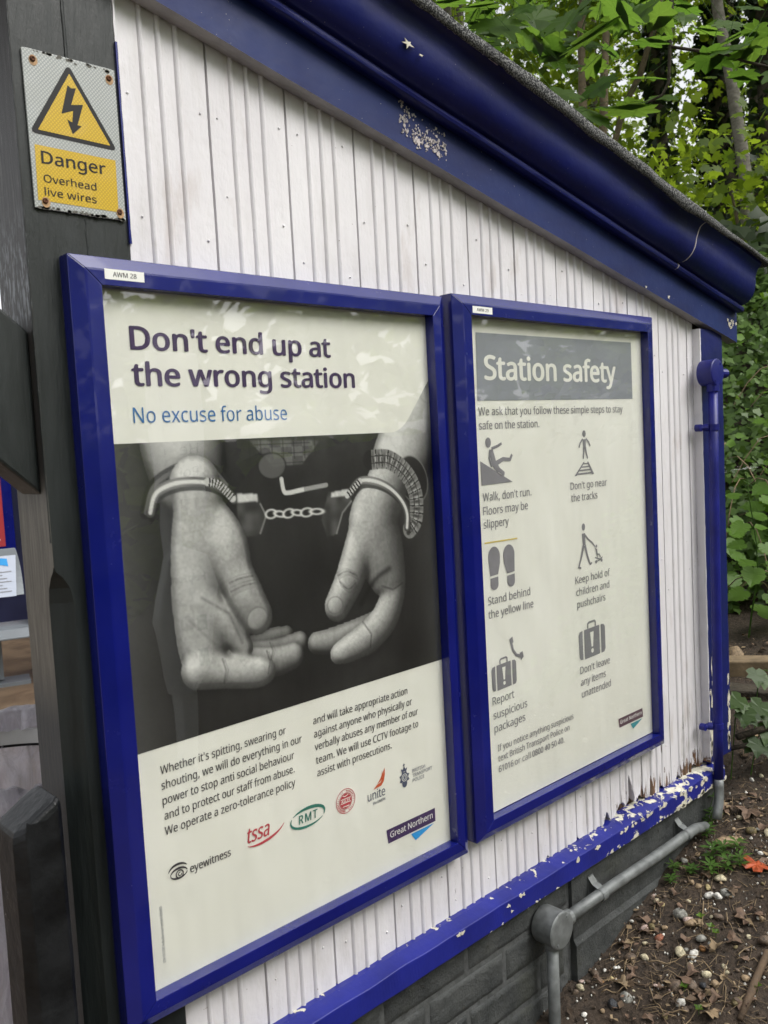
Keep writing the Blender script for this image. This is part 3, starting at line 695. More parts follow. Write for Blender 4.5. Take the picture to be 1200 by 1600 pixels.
lg = f.build('police_crest', M['navyink'], p1); f = Flat(0, 0, -.00055); f.ring(499, 822, 6.8, 7, 1.1).ring(499, 822, 3.6, 3.8, .9); f.build('crest_detail', M['paper'], lg)
for s, x1_, zb in (('BRITISH', 552, 819.5), ('TRANSPORT', 570, 828), ('POLICE', 549, 837)): text(lg, 'wordmark', s, 519, x1_, zb, 6.2, M['navyink'], -.0004)
def rail_logo(par, ox, oz, q, tri, tx, m1, m2, cap):
    f = Flat(ox, oz, -.0004); f.poly(q); lg = f.build('train_company_logo', m1, par)
    Flat(ox, oz, -.0004).poly(tri).build('arrow', m2, lg)
    text(lg, 'wordmark', 'Great Northern', tx[0], tx[1], tx[2], cap, M['white'], -.0006, ox, oz, bold=.012)
rail_logo(p1, 0, 0, [(449, 902), (572, 902), (572, 927), (452, 927)], [(508, 929.5), (568, 929.5), (519, 945)], (457, 565, 918.5), M['gnpurple'], M['cyan'], 11)
# ---- the black and white photograph printed on poster 1 (hands in handcuffs), toned point by point on a fine sheet, mm
SH = {'lsleeve': ((96.8,182.7,67.0,0),(103.2,220.2,67.6,0),(108.2,264.3,59.8,0)),'lwrist': ((115.8,271.1,41.7,0),(119.3,305.2,41.1,0)),'lpalm': ((120.9,296.8,39.3,0),(114.2,351.3,43.4,0),(110.6,427.6,45.0,-6),(112.1,501.0,42.5,-12),(111.8,535.6,32.3,-14)),'lheel': ((114.7,436.8,18.3,20),(151.3,477.8,26.0,10),(178.8,523.0,17.4,6)),'lthumb': ((129.3,314.5,34.0,-2),(156.5,360.4,39.7,16),(173.3,406.4,31.7,26),(189.2,444.2,31.2,28),(207.8,479.7,27.7,22)),'lfa': ((101.9,537.8,30.2,4),(145.6,550.8,25.6,6),(197.1,562.1,25.7,6),(214.2,565.8,21.0,4)),'lfb': ((162.1,537.5,23.0,-10),(225.0,554.3,25.2,-4),(269.2,552.8,21.9,-6)),'lfc': ((163.1,524.3,17.2,-22),(231.8,538.2,19.2,-18),(283.5,533.5,17.3,-20)),'lfd': ((178.8,523.0,14.5,-34),(227.8,518.1,16.1,-32),(258.8,516.6,13.9,-34)),'rsleeve': ((574.3,171.0,82.8,0),(560.3,212.4,74.5,0),(531.4,257.9,69.5,0)),'rwrist': ((492.9,299.2,48.3,0),(472.9,335.7,50.2,4)),'rhand': ((481.2,316.1,49.2,6),(457.5,359.6,56.9,10),(467.8,406.3,55.1,6),(482.0,449.0,43.6,2)),'rthumb': ((446.6,368.5,44.6,6),(418.2,410.3,35.7,24),(394.3,451.7,31.8,32),(367.3,487.9,27.9,26)),'rf1': ((483.9,423.6,39.9,0),(495.6,476.8,29.2,4),(473.0,524.9,31.3,8),(433.3,551.0,29.4,8),(385.9,564.4,23.9,6),(363.2,567.8,17.9,4)),'rf2': ((455.1,532.0,22.6,-14),(407.3,541.0,24.2,-12),(349.2,544.8,22.1,-14),(318.7,541.3,18.3,-16)),'rf3': ((460.5,553.6,21.5,-8),(445.6,568.7,16.5,-8),(427.9,577.9,11.7,-8))}
PT = {'lnail': ((208.6,483.5),(230.1,487.3),(207.0,503.6)),'rnail': ((362.8,488.6),(381.6,491.7),(361.5,505.5)),'lcuffarc': ((43.7,306.7),(52.3,283.1),(71.3,272.2),(99.4,267.9),(137.5,271.7),(166.4,285.3),(180.6,299.5)),'lcuffteeth': ((137.6,270.4),(157.0,276.0),(178.2,297.1)),'llock': ((184.0,289.7),(222.2,292.6),(227.4,310.0),(236.8,328.9),(223.9,354.6),(197.1,356.2),(183.9,323.9)),'llockhi': ((185.5,289.8),(220.6,292.5),(221.3,304.1),(185.5,303.0)),'chain': ((238.0,327.2),(254.7,326.9),(271.3,330.2),(288.6,328.1),(305.9,331.1),(325.5,330.5),(346.6,332.0)),'rlock': ((361.3,299.7),(405.5,300.5),(410.5,320.5),(389.8,338.3),(374.7,370.8),(352.7,373.3),(342.7,343.5)),'rlockhi': ((367.4,301.6),(404.4,298.0),(398.3,309.7),(365.5,309.6)),'rcuffarc': ((408.3,306.6),(432.5,288.6),(465.9,290.8),(499.5,304.7),(526.4,327.4),(539.2,351.9),(537.4,377.9)),'watch': ((458.4,254.3),(503.0,256.5),(544.1,284.5),(563.5,322.5),(560.5,364.4),(544.5,381.2)),'watchw': ((458.4,254.3),(456.9,274.2)),'buckle': ((269.9,274.7),(273.0,293.2),(281.2,297.0),(307.5,294.3),(358.9,289.9)),'belt': ((213.6,211.4),(349.2,215.8),(310.7,251.7),(253.6,253.3)),'lopen': ((103.8,272.4),),'ropen': ((566.9,275.4),),'lsl_edge': ((37.2,306.1),(53.5,268.9),(101.0,247.1),(144.0,251.6),(169.6,276.9)),'creL1': ((163.3,422.6),(181.7,418.6),(205.6,417.6)),'creL2': ((164.8,436.0),(186.0,430.4),(207.4,429.1)),'creR1': ((372.6,441.2),(392.2,436.6),(414.2,447.1)),'creR2': ((375.1,451.4),(393.2,466.4),(410.0,459.0)),'webR': ((489.4,444.9),(453.5,460.3),(420.6,495.7)),'grass': ((199.2,604.5),(207.3,569.8))}
def halftone(SH,PT,step=1.5,X1=612,Y0=118,Y1=638):
    xs=np.arange(-13.5,X1+.1,step);ys=np.arange(Y0,Y1+.1,step)
    X,Y=np.meshgrid(xs,ys)
    rng=np.random.default_rng(3)
    def noise(s,seed=0):
        r=np.random.default_rng(seed);n=int(760/s)+4
        g=r.random((n,n));u=(X+20)/s;v=(Y-Y0)/s;i=u.astype(int);j=v.astype(int);a=u-i;b=v-j
        a=a*a*(3-2*a);b=b*b*(3-2*b)
        return g[j,i]*(1-a)*(1-b)+g[j,i+1]*a*(1-b)+g[j+1,i]*(1-a)*b+g[j+1,i+1]*a*b
    def seg(p,q_):
        dx,dy=q_[0]-p[0],q_[1]-p[1];L=dx*dx+dy*dy+1e-9
        t=np.clip(((X-p[0])*dx+(Y-p[1])*dy)/L,0,1)
        return np.hypot(X-p[0]-t*dx,Y-p[1]-t*dy),t
    def chain(pts):
        H=np.full(X.shape,-99.)
        # densify with Catmull-like interpolation
        P=np.array(pts,float);n=len(P);Q=[]
        for i in range(n-1):
            p0=P[max(i-1,0)];p1=P[i];p2=P[i+1];p3=P[min(i+2,n-1)]
            for t in np.linspace(0,1,7)[:-1]:
                Q.append(.5*((2*p1)+(-p0+p2)*t+(2*p0-5*p1+4*p2-p3)*t*t+(-p0+3*p1-3*p2+p3)*t**3))
        Q.append(P[-1])
        for a,b in zip(Q[:-1],Q[1:]):
            d,t=seg(a,b);r=a[2]+t*(b[2]-a[2]);z=a[3]+t*(b[3]-a[3])
            h=np.where(d<r,z+np.sqrt(np.maximum(r*r-d*d,0)),-99)
            H=np.maximum(H,h)
        return H
    def blur(A,k):
        for _ in range(2):
            for ax in(0,1):
                c=np.cumsum(np.concatenate([np.repeat(np.take(A,[0],ax),k,ax),A,np.repeat(np.take(A,[-1],ax),k,ax)],ax),ax)
                n=A.shape[ax]
                A=(np.take(c,range(2*k-1,2*k-1+n),ax)-np.concatenate([np.zeros_like(np.take(c,[0],ax)),np.take(c,range(0,n-1),ax)],ax))/(2*k)
        return A
    n0,n1,n2,n3=noise(2,5),noise(4,1),noise(14,2),noise(60,3)
    n9=noise(110,31);img=.03+.05*n9+.05*n3*(1-((X-300)/420)**2)+.01*n1
    img+=.16*np.exp(-((X+20)/60)**2)+.10*np.exp(-((X-620)/45)**2)*np.clip((Y-260)/80,0,1)  # first term: veil reflected in the glass, put into the print's left tone
    img+=.22*np.exp(-(((X-330)/190)**2+((Y-150)/75)**2))*(.6+.5*n2)
    def paint(names,alb,lit=(-.25,-.62,.74),k=1,tex=.08,amb=.10,gain=1.0,soft=1,edge=.55):
        nonlocal img
        H=np.full(X.shape,-99.)
        Hs_=[chain(SH[nm]) for nm in names]
        H=Hs_[0]
        for q_ in Hs_[1:]:
            both=(H>-90)&(q_>-90);kk=13.0;h_=np.clip(.5+.5*(H-q_)/kk,0,1)
            H=np.where(both,q_*(1-h_)+H*h_+kk*h_*(1-h_),np.maximum(H,q_))
        M=(H>-90).astype(float)
        base=np.where(H>-90,H,H[H>-90].min() if (H>-90).any() else 0)
        Hs=blur(base,k) if k else base
        gy,gx=np.gradient(Hs,step)
        nz=1/np.sqrt(1+gx*gx+gy*gy);nx=-gx*nz;ny=-gy*nz
        l=np.array(lit)/np.linalg.norm(lit)
        dif=np.clip(nx*l[0]+ny*l[1]+nz*l[2],0,1)
        AO=np.clip(.92+(Hs-blur(Hs,8))/34,.35,1.15)
        fine=.5*n1+.3*n2+.2*n0;vein=np.clip(1-np.abs(noise(26,9)-.5)*9,0,1)*.07
        sh=alb*(amb+gain*dif**1.35)*(edge+(1-edge)*nz)*AO*(1-tex*1.6+3.2*tex*fine-vein)
        m=blur(M,soft) if soft else M
        m=np.clip(m*2.4-.75,0,1)
        sd=blur(M,5)  # soft contact shadow around the shape
        img=img*(1-.55*np.clip(sd,0,1)*(1-m))
        img=img*(1-m)+sh*m
        return m,nx,ny,nz
    def line(pts,w,val,alpha=1.,col=None):
        nonlocal img
        d=np.full(X.shape,1e9);T=np.zeros(X.shape);acc=0
        for a,b in zip(pts[:-1],pts[1:]):
            dd,t=seg(a,b);L=np.hypot(b[0]-a[0],b[1]-a[1]);T=np.where(dd<d,acc+t*L,T);d=np.minimum(d,dd);acc+=L
        m=np.clip((w-d)/step+.5,0,1)*alpha
        v=val(d,T) if callable(val) else val
        img=img*(1-m)+v*m
    def smooth(pts,n=6):
        P=np.array(pts,float);Q=[]
        for i in range(len(P)-1):
            p0=P[max(i-1,0)];p1=P[i];p2=P[i+1];p3=P[min(i+2,len(P)-1)]
            for t in np.linspace(0,1,n+1)[:-1]: Q.append(.5*((2*p1)+(-p0+p2)*t+(2*p0-5*p1+4*p2-p3)*t*t+(-p0+3*p1-3*p2+p3)*t**3))
        Q.append(P[-1]);return [tuple(x) for x in Q]
    def poly(pts,val,alpha=1.):
        nonlocal img
        ins=np.zeros(X.shape,bool);n=len(pts)
        for i in range(n):
            x1,y1=pts[i];x2,y2=pts[(i+1)%n]
            c=((y1>Y)!=(y2>Y))&(X<(x2-x1)*(Y-y1)/(y2-y1+1e-9)+x1);ins^=c
        m=blur(ins.astype(float),1)*alpha;img=img*(1-m)+(val if not callable(val) else val())*m
    def ell(c,rx,ry,ang,val,alpha=1.,rim=None):
        nonlocal img
        ca,sa=np.cos(ang),np.sin(ang);u=((X-c[0])*ca+(Y-c[1])*sa)/rx;v=(-(X-c[0])*sa+(Y-c[1])*ca)/ry
        r=np.hypot(u,v);m=np.clip((1-r)*min(rx,ry)/step+.5,0,1)*alpha
        vv=val(u,v) if callable(val) else val
        img=img*(1-m)+vv*m
        if rim is not None:
            e=np.exp(-((r-1)*min(rx,ry)/1.4)**2)*rim[1];img=img*(1-e)+rim[0]*e
    # woven belt
    bl=PT['belt'];ck=((np.floor(X/21)+np.floor(Y/15))%2)
    poly(bl,lambda:.26+.10*ck+.06*n1,.9)
    for gx0 in np.arange(bl[0][0],bl[1][0],21): line([(gx0,118),(gx0,bl[2][1]-8)],1,.08,.6)
    for gy0 in np.arange(160,bl[2][1],15): line([(bl[0][0]+10,gy0),(bl[1][0]-20,gy0)],1,.08,.6)
    ell(bl[3],26,20,0,.33,.8,(.05,.7))
    for q_ in bl[:2]: pass
    poly([(bl[0][0]+34,138),(bl[0][0]+66,138),(bl[0][0]+64,168),(bl[0][0]+32,168)],.12,.9)
    poly([(bl[0][0]+110,138),(bl[0][0]+142,138),(bl[0][0]+136,162),(bl[0][0]+106,162)],.14,.9)
    # left arm
    paint(['lsleeve'],1.05,k=3,tex=.05,edge=.6,gain=1.1)
    line(smooth(PT['lsl_edge']),9,.10,.85)
    line(smooth(PT['lsl_edge']),3,.45,.7)
    
    metal=lambda d,T:np.clip(.95*np.exp(-((d-1.2)/1.6)**2)+.22+.25*np.exp(-((T-60)/40)**2),0,1)
    paint(['lfd'],.42,k=1,amb=.2,edge=.8);paint(['lfc'],.52,k=1,amb=.2,edge=.8);paint(['lfb'],.66,k=1,amb=.2,edge=.8)
    paint(['lwrist','lpalm','lheel','lfa','lthumb'],.80,k=3,tex=.10,amb=.26,edge=.85)
    line([(a+2,b+8) for a,b in smooth(PT['lcuffarc'])],5,.06,.75);line(smooth(PT['lcuffarc']),7,metal)
    # right arm
    paint(['rsleeve'],.95,lit=(-.5,-.3,.8),k=3,tex=.05,edge=.5,gain=1.1)
    ro=PT['ropen'][0];ell((ro[0]-8,ro[1]+18),34,44,-.5,.05,.95,(.5,.6))
    # watch band
    wb=smooth(PT['watch'],10)
    WB=wb
    paint(['rf3'],.42,k=1,amb=.2,edge=.8);paint(['rf2'],.58,k=2,amb=.2,edge=.8)
    paint(['rwrist','rhand','rf1','rthumb'],.72,tex=.10,amb=.26,edge=.85,lit=(-.45,-.55,.7),k=3)
    line(wb,17,lambda d,T:np.where((np.mod(T,13)<2.2),.06,np.where(np.abs(d-6)<1.0,.15,.42+.38*np.cos(T/13*6.28)*np.clip(1-d/17,0,1)+.12*n1)))
    line([(a+3,b+9) for a,b in smooth(PT['rcuffarc'])],5,.06,.8);line(smooth(PT['rcuffarc']),7,metal)
    for k_,wd in(('webR',5.),):
        d=np.full(X.shape,1e9)
        for a,b in zip(smooth(PT[k_])[:-1],smooth(PT[k_])[1:]): d=np.minimum(d,seg(a,b)[0])
        img=img*(1-.6*np.exp(-(d/wd)**2))
    def crease(pts,w,dk):
        nonlocal img
        d=np.full(X.shape,1e9)
        for a,b in zip(pts[:-1],pts[1:]): d=np.minimum(d,seg(a,b)[0])
        m=np.exp(-(d/w)**2)*dk*(.35+.9*n1); img=img*(1-np.clip(m,0,.9)); m2=np.exp(-((d-w*1.9)/w)**2)*dk*.22*n2; img=img*(1+m2)
    for k_ in('creL1','creL2','creR1','creR2'):
        for j_ in(-5,-2,0,3,6): crease([(a+(j_*.3),b+j_) for a,b in smooth(PT[k_])],1.5,.20 if j_ else .5)
    def nail(u,v): return img*.55+.30-.07*u-.10*v
    def rad(t): a,b,c=[np.array(p) for p in PT[t]];return a,max(np.linalg.norm(b-a),1),max(np.linalg.norm(c-a),1)
    c,rx,ry=rad('lnail');ell(c,rx*.85,ry*.82,-.35,nail,.9,(.26,.45))
    c,rx,ry=rad('rnail');ell(c,rx*.85,ry*.82,.3,nail,.85,(.24,.45))
    # finger folds
    for a,b in(('lfa',1),('lfb',1),('lfc',1)):
        p=SH[a][b];r=p[2]
        crease([(p[0]-3,p[1]-r*.7),(p[0]+2,p[1]),(p[0]-3,p[1]+r*.7)],1.6,.5);crease([(p[0]+1,p[1]-r*.6),(p[0]+6,p[1]),(p[0]+1,p[1]+r*.6)],1.4,.3)
    p=SH['rf1'][3];crease([(p[0]-12,p[1]-24),(p[0]+6,p[1]),(p[0]+2,p[1]+22)],1.8,.5)
    p=SH['rf1'][1];crease([(p[0]-26,p[1]-4),(p[0],p[1]+6),(p[0]+24,p[1]-2)],1.8,.45)
    # palm creases and wrinkles
    a=SH['lheel'];crease([(a[0][0],a[0][1]),(a[1][0]+8,a[1][1]-10),(a[2][0],a[2][1]-8)],2.6,.32);crease([(a[0][0]-22,a[0][1]+30),(a[1][0]-20,a[1][1]+30)],2.6,.2)
    # locks
    for L,Hh in(('llock','llockhi'),('rlock','rlockhi')):
        poly(PT[L],lambda:.13+.16*n2);poly(PT[Hh],lambda:.92+.2*(n1-.5))
        pp=PT[L];line(pp[2:5],1.4,.55,.8)
        for i in range(9):
            pass
    lt=PT['lcuffteeth'];
    line(smooth(lt),6,lambda d,T:np.where(np.mod(T,5)<2.3,.9,.08))
    rt=[(PT['rcuffarc'][0][0]-6,PT['rcuffarc'][0][1]+4),PT['rcuffarc'][1]];line(rt,5,lambda d,T:np.where(np.mod(T,6)<2.6,.9,.1))
    ch=PT['chain']
    for i,(a,b) in enumerate(zip(ch[:-1],ch[1:])):
        c=((a[0]+b[0])/2,(a[1]+b[1])/2);L=np.hypot(b[0]-a[0],b[1]-a[1])
        ell(c,L*.60,4.2 if i%2 else 6.5,np.arctan2(b[1]-a[1],b[0]-a[0]),.06,.9,(1.,1.))
    line(smooth(PT['buckle']),3.6,lambda d,T:np.where(T<60,.95,.6))
    img=np.clip(img*(1+.05*(rng.random(X.shape)-.5)),.02,1)
    return xs,ys,img
def photo_sheet():
    xs, ys, img = halftone(SH, PT)
    nx_, ny_ = len(xs), len(ys); X, Y = np.meshgrid(xs, ys)
    # top boundary: the cream panel with its rounded, slanted right end
    def ztop_(x):
        if x < 510: return 210.5 - .003 * x
        if x < 553: return 209 - 22 * ((x - 510) / 43) ** 2
        return 187 - (x - 553) * 1.22
    co = np.stack([X.ravel() / 1000, np.full(X.size, -.00015), -Y.ravel() / 1000], 1)
    idx = np.arange(X.size).reshape(ny_, nx_)
    top = np.array([ztop_(x) for x in xs]); bot = 636 - .008 * xs
    # snap each column onto the boundaries
    Yc = Y.copy()
    for i in range(nx_):
        col = Yc[:, i]; k = np.searchsorted(col, top[i]); 
        if k > 0: col[k - 1] = top[i]
        k2 = np.searchsorted(col, bot[i]); 
        if k2 < ny_: col[k2] = bot[i]
        Yc[:, i] = col
    co[:, 2] = -Yc.ravel() / 1000
    a = idx[:-1, :-1]; b = idx[:-1, 1:]; c = idx[1:, 1:]; d = idx[1:, :-1]
    ok = (Yc[:-1, :-1] >= top[:-1] - .01) & (Yc[:-1, 1:] >= top[1:] - .01) & (Yc[1:, :-1] <= bot[:-1] + .01) & (Yc[1:, 1:] <= bot[1:] + .01)
    q = np.stack([a[ok], d[ok], c[ok], b[ok]], 1)
    org = ORG[p1.name]; co -= np.array(org)
    me = bpy.data.meshes.new('photograph'); me.vertices.add(len(co)); me.vertices.foreach_set('co', co.ravel())
    me.loops.add(q.size); me.loops.foreach_set('vertex_index', q.ravel()); me.polygons.add(len(q))
    me.polygons.foreach_set('loop_start', np.arange(0, q.size, 4)); me.polygons.foreach_set('loop_total', np.full(len(q), 4)); me.update(calc_edges=True)
    tone = np.clip(img, 0, 1).ravel() ** 1.55 * .66 + .008; g = tone
    cl = np.stack([g, g * 1.005, g * .95, np.ones_like(g)], 1)
    at = me.attributes.new('tone', 'FLOAT_COLOR', 'POINT'); at.data.foreach_set('color', cl.ravel())
    me.materials.append(M['photo']); o = bpy.data.objects.new('photograph', me); C.objects.link(o); o.parent = p1; ORG[o.name] = org
photo_sheet()

# ---- poster 2
p2 = sheet('safety_poster', 'cream station safety poster with grey heading band and grey pictograms', *P2, .973)
O2 = dict(ox=P2[0], oz=P2[1])
T2 = lambda name, s, x0, x1, zb, cap=14.5, mat=None, **k: text(p2, name, s, x0, x1, zb, cap, mat or M['grey'], -.0004, P2[0], P2[1], **k)
F2 = lambda y=-.0004: Flat(P2[0], P2[1], y)
band = F2(-.0003).poly([(10, 33), (565, 29), (565, 160), (7, 163)]).build('heading_band', M['greybox'], p2)
text(band, 'heading', 'Station safety', 30, 496, 123, 48, M['paper'], -.0006, P2[0], P2[1], bold=.034)
T2('body_text', 'We ask that you follow these simple steps to stay', 8, 520, 191, 15.5, bold=.005); T2('body_text', 'safe on the station.', 8, 199, 218, 15.5, bold=.005)
for s, x0, x1, zb in (("Walk, don't run.", 10, 163, 357), ('Floors may be', 9, 150, 384), ('slippery', 9, 86, 410), ("Don't go near", 302, 444, 356), ('the tracks', 303, 404, 382), ('Stand behind', 12, 146, 561), ('the yellow line', 11, 155, 588),
                      ('Keep hold of', 307, 444, 563), ('children and', 309, 440, 590), ('pushchairs', 311, 422, 617), ("Don't leave", 313, 432, 765), ('any items', 314, 413, 792), ('unattended', 316, 433, 819), ('Report', 12, 80, 761), ('suspicious', 13, 121, 790), ('packages', 14, 113, 817)):
    T2('body_text', s, x0, x1, zb, 16, bold=.005)
for s, x0, x1, zb in (('If you notice anything suspicious', 22, 281, 857), ('text British Transport Police on', 22, 265, 878)): T2('body_text', s, x0, x1, zb, 13, bold=.005)
T2('telephone_number', '61016', 22, 68, 900, 13, M['grey'], bold=.016); T2('body_text', ' or call', 73, 125, 900, 13); T2('telephone_number', '0800 40 50 40.', 131, 244, 900, 13, bold=.016)
# slipping figure
F2().poly([(7, 279), (8, 326), (104, 325)]).disc(33, 244, 8.5, 10).stroke([(40, 258), (48, 285), (62, 300)], [12, 15, 12]).stroke([(42, 256), (60, 252), (74, 247)], 5.5).stroke([(38, 258), (34, 275), (40, 292)], [6, 5, 4.5]).stroke([(56, 285), (76, 278), (98, 280), (105, 270)], [10, 8, 7, 6]).stroke([(58, 296), (76, 306), (70, 330 - 14), (80, 318)], [10, 8, 6.5, 5]).build('slipping_pictogram', M['grey'], p2)
# figure on the track
F2().disc(360, 236, 6.5, 7.5).stroke([(360, 248), (360, 268)], [13, 9]).stroke([(354, 247), (344, 256), (339, 266)], 4.2).stroke([(366, 247), (377, 255), (382, 264)], 4.2).stroke([(358, 266), (356, 280), (354, 291)], [6, 5, 4]).stroke([(363, 266), (366, 279), (371, 291)], [6, 5, 4]).poly([(354, 298), (359, 298), (326, 327), (318, 327)]).poly([(368, 298), (373, 298), (394, 326), (385, 327)]).stroke([(352, 302), (375, 302)], 2.6).stroke([(345, 309), (380, 308.5)], 3).stroke([(337, 316), (384, 315.5)], 3.2).stroke([(329, 323.5), (389, 323)], 3.4).build('track_pictogram', M['grey'], p2)
F2().poly([(9, 437), (111, 438.5), (111, 441), (9, 440)]).build('yellow_line', M['yellowline'], p2)
def sole(cx, s, top):
    pts = []
    for k in range(13):
        a = math.pi + math.pi * k / 12; pts.append((cx + 18 * math.cos(a), top + 20 + 20 * math.sin(a)))
    pts += [(cx + 17, top + 35), (cx + 13 - s * 3, top + 56), (cx - 11 - s * 3, top + 57.5), (cx - 17, top + 35)]
    heel = [(cx - 11 - s * 3, top + 62), (cx + 13 - s * 3, top + 60.5), (cx + 13 - s * 3, top + 75)] + [(cx + 1 - s * 3 + 12 * math.cos(math.pi * k / 8), top + 75 + 11 * math.sin(math.pi * k / 8)) for k in range(1, 8)] + [(cx - 11 - s * 3, top + 75)]
    return pts, heel
f = F2()
for cx, s, tp in ((36, 1, 448), (82, -1, 449)):
    a, b = sole(cx, s, tp); f.poly(a); f.poly(b)
f.build('shoe_soles_pictogram', M['grey'], p2)
# adult with a pushchair
F2().disc(345, 441, 6.5, 8).stroke([(344, 455), (346, 482)], [12, 10]).stroke([(348, 458), (362, 470), (378, 480), (388, 490)], [5, 4, 4, 2.6]).stroke([(343, 482), (334, 505), (322, 528), (331, 531)], [8, 6, 5, 4]).stroke([(348, 482), (356, 505), (366, 526), (374, 524)], [8, 6, 5, 4]).disc(393, 489, 3.6).stroke([(392, 495), (394, 506)], 6).stroke([(394, 507), (404, 509), (408, 516)], 3.4).stroke([(386, 514), (406, 520), (416, 516)], 3).stroke([(388, 492), (398, 520)], 2.4).disc(390, 524, 4).disc(412, 523, 4).stroke([(390, 524), (412, 520)], 2.6).build('pushchair_pictogram', M['grey'], p2)
def case_(x, z, w_, h_, name):
    f = F2(); u = w_ / 105; v = h_ / 66
    P = lambda a: [(x + p * u, z + q * v) for p, q in a]
    f.poly(P([(0, 10), (4, 3), (15, 1), (15, 67), (5, 66), (1, 60)])).poly(P([(21, 1), (81, -1), (81, 66), (21, 68)])).poly(P([(87, -1), (98, 0), (104, 6), (104, 58), (99, 65), (87, 66)]))
    f.stroke(P([(36, 0), (36, -10), (40, -13), (62, -14), (66, -11), (66, -1)]), 5 * u)
    o = f.build(name, M['grey'], p2)
    F2(-.00055).poly(P([(44, 10), (58, 10), (54, 44), (48, 44)])).disc(x + 51 * u, z + 53 * v, 5 * u).build('exclamation_mark', M['paper'], o); return o
case_(312, 669, 105, 65, 'suitcase_pictogram'); o = case_(13, 684, 78, 50, 'suitcase_pictogram')
F2().stroke([(78, 648), (82, 664), (92, 676), (108, 682)], [7, 6.5, 6.5, 7]).poly([(72, 640), (82, 636), (85, 648), (75, 652)]).poly([(103, 674), (113, 672), (116, 684), (107, 690)]).build('telephone_pictogram', M['grey'], p2)
rail_logo(p2, P2[0], P2[1], [(459, 904), (566, 904), (568, 926), (463, 926)], [(511, 929), (564, 929), (522, 944)], (466, 561, 918), M['gnbrown'], M['teal'], 9)

# ------------------------------------------------------------------ danger sign
sg = thing('danger_sign', 'small weathered yellow and white danger sign with a lightning bolt, screwed to the timber post', 'sign', (-.02, .01, .088))
mb = MB(); pr = [(-80, 284), (-74, 285), (36, 286.5), (43, 286), (44, 90), (38, 89.5), (-70, 89.5), (-78.5, 90)]
mb.loft([[(x / 1000, y, z / 1000) for x, z in pr] for y in (.0112, .0082)], True, True); mb.build('plate', M['refl_white'], sg, bevel=.0006)
S = Flat(0, 0, .0080); Z = lambda pts: [(x, -z) for x, z in pts]
def rounded(P, r, n=5):
    out = []
    for i in range(len(P)):
        p, a, b = Vector(P[i]), Vector(P[i - 1]), Vector(P[(i + 1) % len(P)])
        d1, d2 = (a - p).normalized(), (b - p).normalized(); q0, q1 = p + d1 * r, p + d2 * r
        for k in range(n + 1): t_ = k / n; out.append(tuple(q0 * (1 - t_) ** 2 + p * 2 * t_ * (1 - t_) + q1 * t_ ** 2))
    return out
tri = Flat(0, 0, .0079).poly(rounded(Z([(-21, 278), (-78, 182), (39, 180)]), 9)).build('warning_triangle', M['black_ink'], sg)
Flat(0, 0, .0077).poly(rounded(Z([(-20.5, 266), (-67, 187), (29, 185.5)]), 1.2)).build('triangle_field', M['refl_yellow'], tri)
Flat(0, 0, .0075).poly(Z([(-24, 251), (-19.5, 248), (-13, 249.5), (-21, 227), (-5, 230.5), (-14.5, 203), (-9, 202.5), (-22, 190), (-28, 207.5), (-21.5, 205), (-19, 220), (-35, 213)])).build('lightning_bolt', M['black_ink'], tri)
yp = Flat(0, 0, .0079).poly(Z([(-73, 168), (35, 167.5), (34, 99.5), (-74, 99.5)])).build('yellow_panel', M['refl_yellow'], sg)
text(yp, 'lettering', 'Danger', -66, 20, -146, 15.5, M['black_ink'], .0076, bold=.018); text(yp, 'lettering', 'Overhead', -65, 5, -123, 9.6, M['black_ink'], .0076, bold=.008); text(yp, 'lettering', 'live wires', -65, 4, -106.5, 9.6, M['black_ink'], .0076, bold=.008)
for x, z in ((-67, 273), (34, 273.5), (-65, 99.5), (35.5, 100)):
    mb = MB(); c0 = (x / 1000, z / 1000)
    mb.loft([[(c0[0] + r_ * math.cos(a), y, c0[1] + r_ * math.sin(a)) for a in [k * math.pi / 6 for k in range(12)]] for r_, y in ((.0038, .0080), (.0036, .0066), (.0026, .0058), (.0012, .0060), (.0008, .0068))])
    s_ = mb.build('screw', M['rust'], sg, smooth=True)
    Flat(0, 0, .0078).disc(x + .8, -z + 1.6, 5.6, 6.6, n=14).build('rust_halo', M['rusthalo'], s_)
mb = MB()
for k in range(70):
    e = R.random(); x = (-78 + 120 * R.random()) / 1000; z = (.0900 + abs(R.gauss(0, .0016))) if e < .6 else (.2845 - abs(R.gauss(0, .0015)))
    n = 6; r_ = .0006 + .002 * R.random(); mb.add([(x + r_ * 1.8 * math.cos(a) * (.6 + .5 * R.random()), .00795, z + r_ * math.sin(a)) for a in [j * 2 * math.pi / n for j in range(n)]], [tuple(range(n))])
mb.build('chipped_edge', M['grime'], sg)['kind'] = 'stuff'
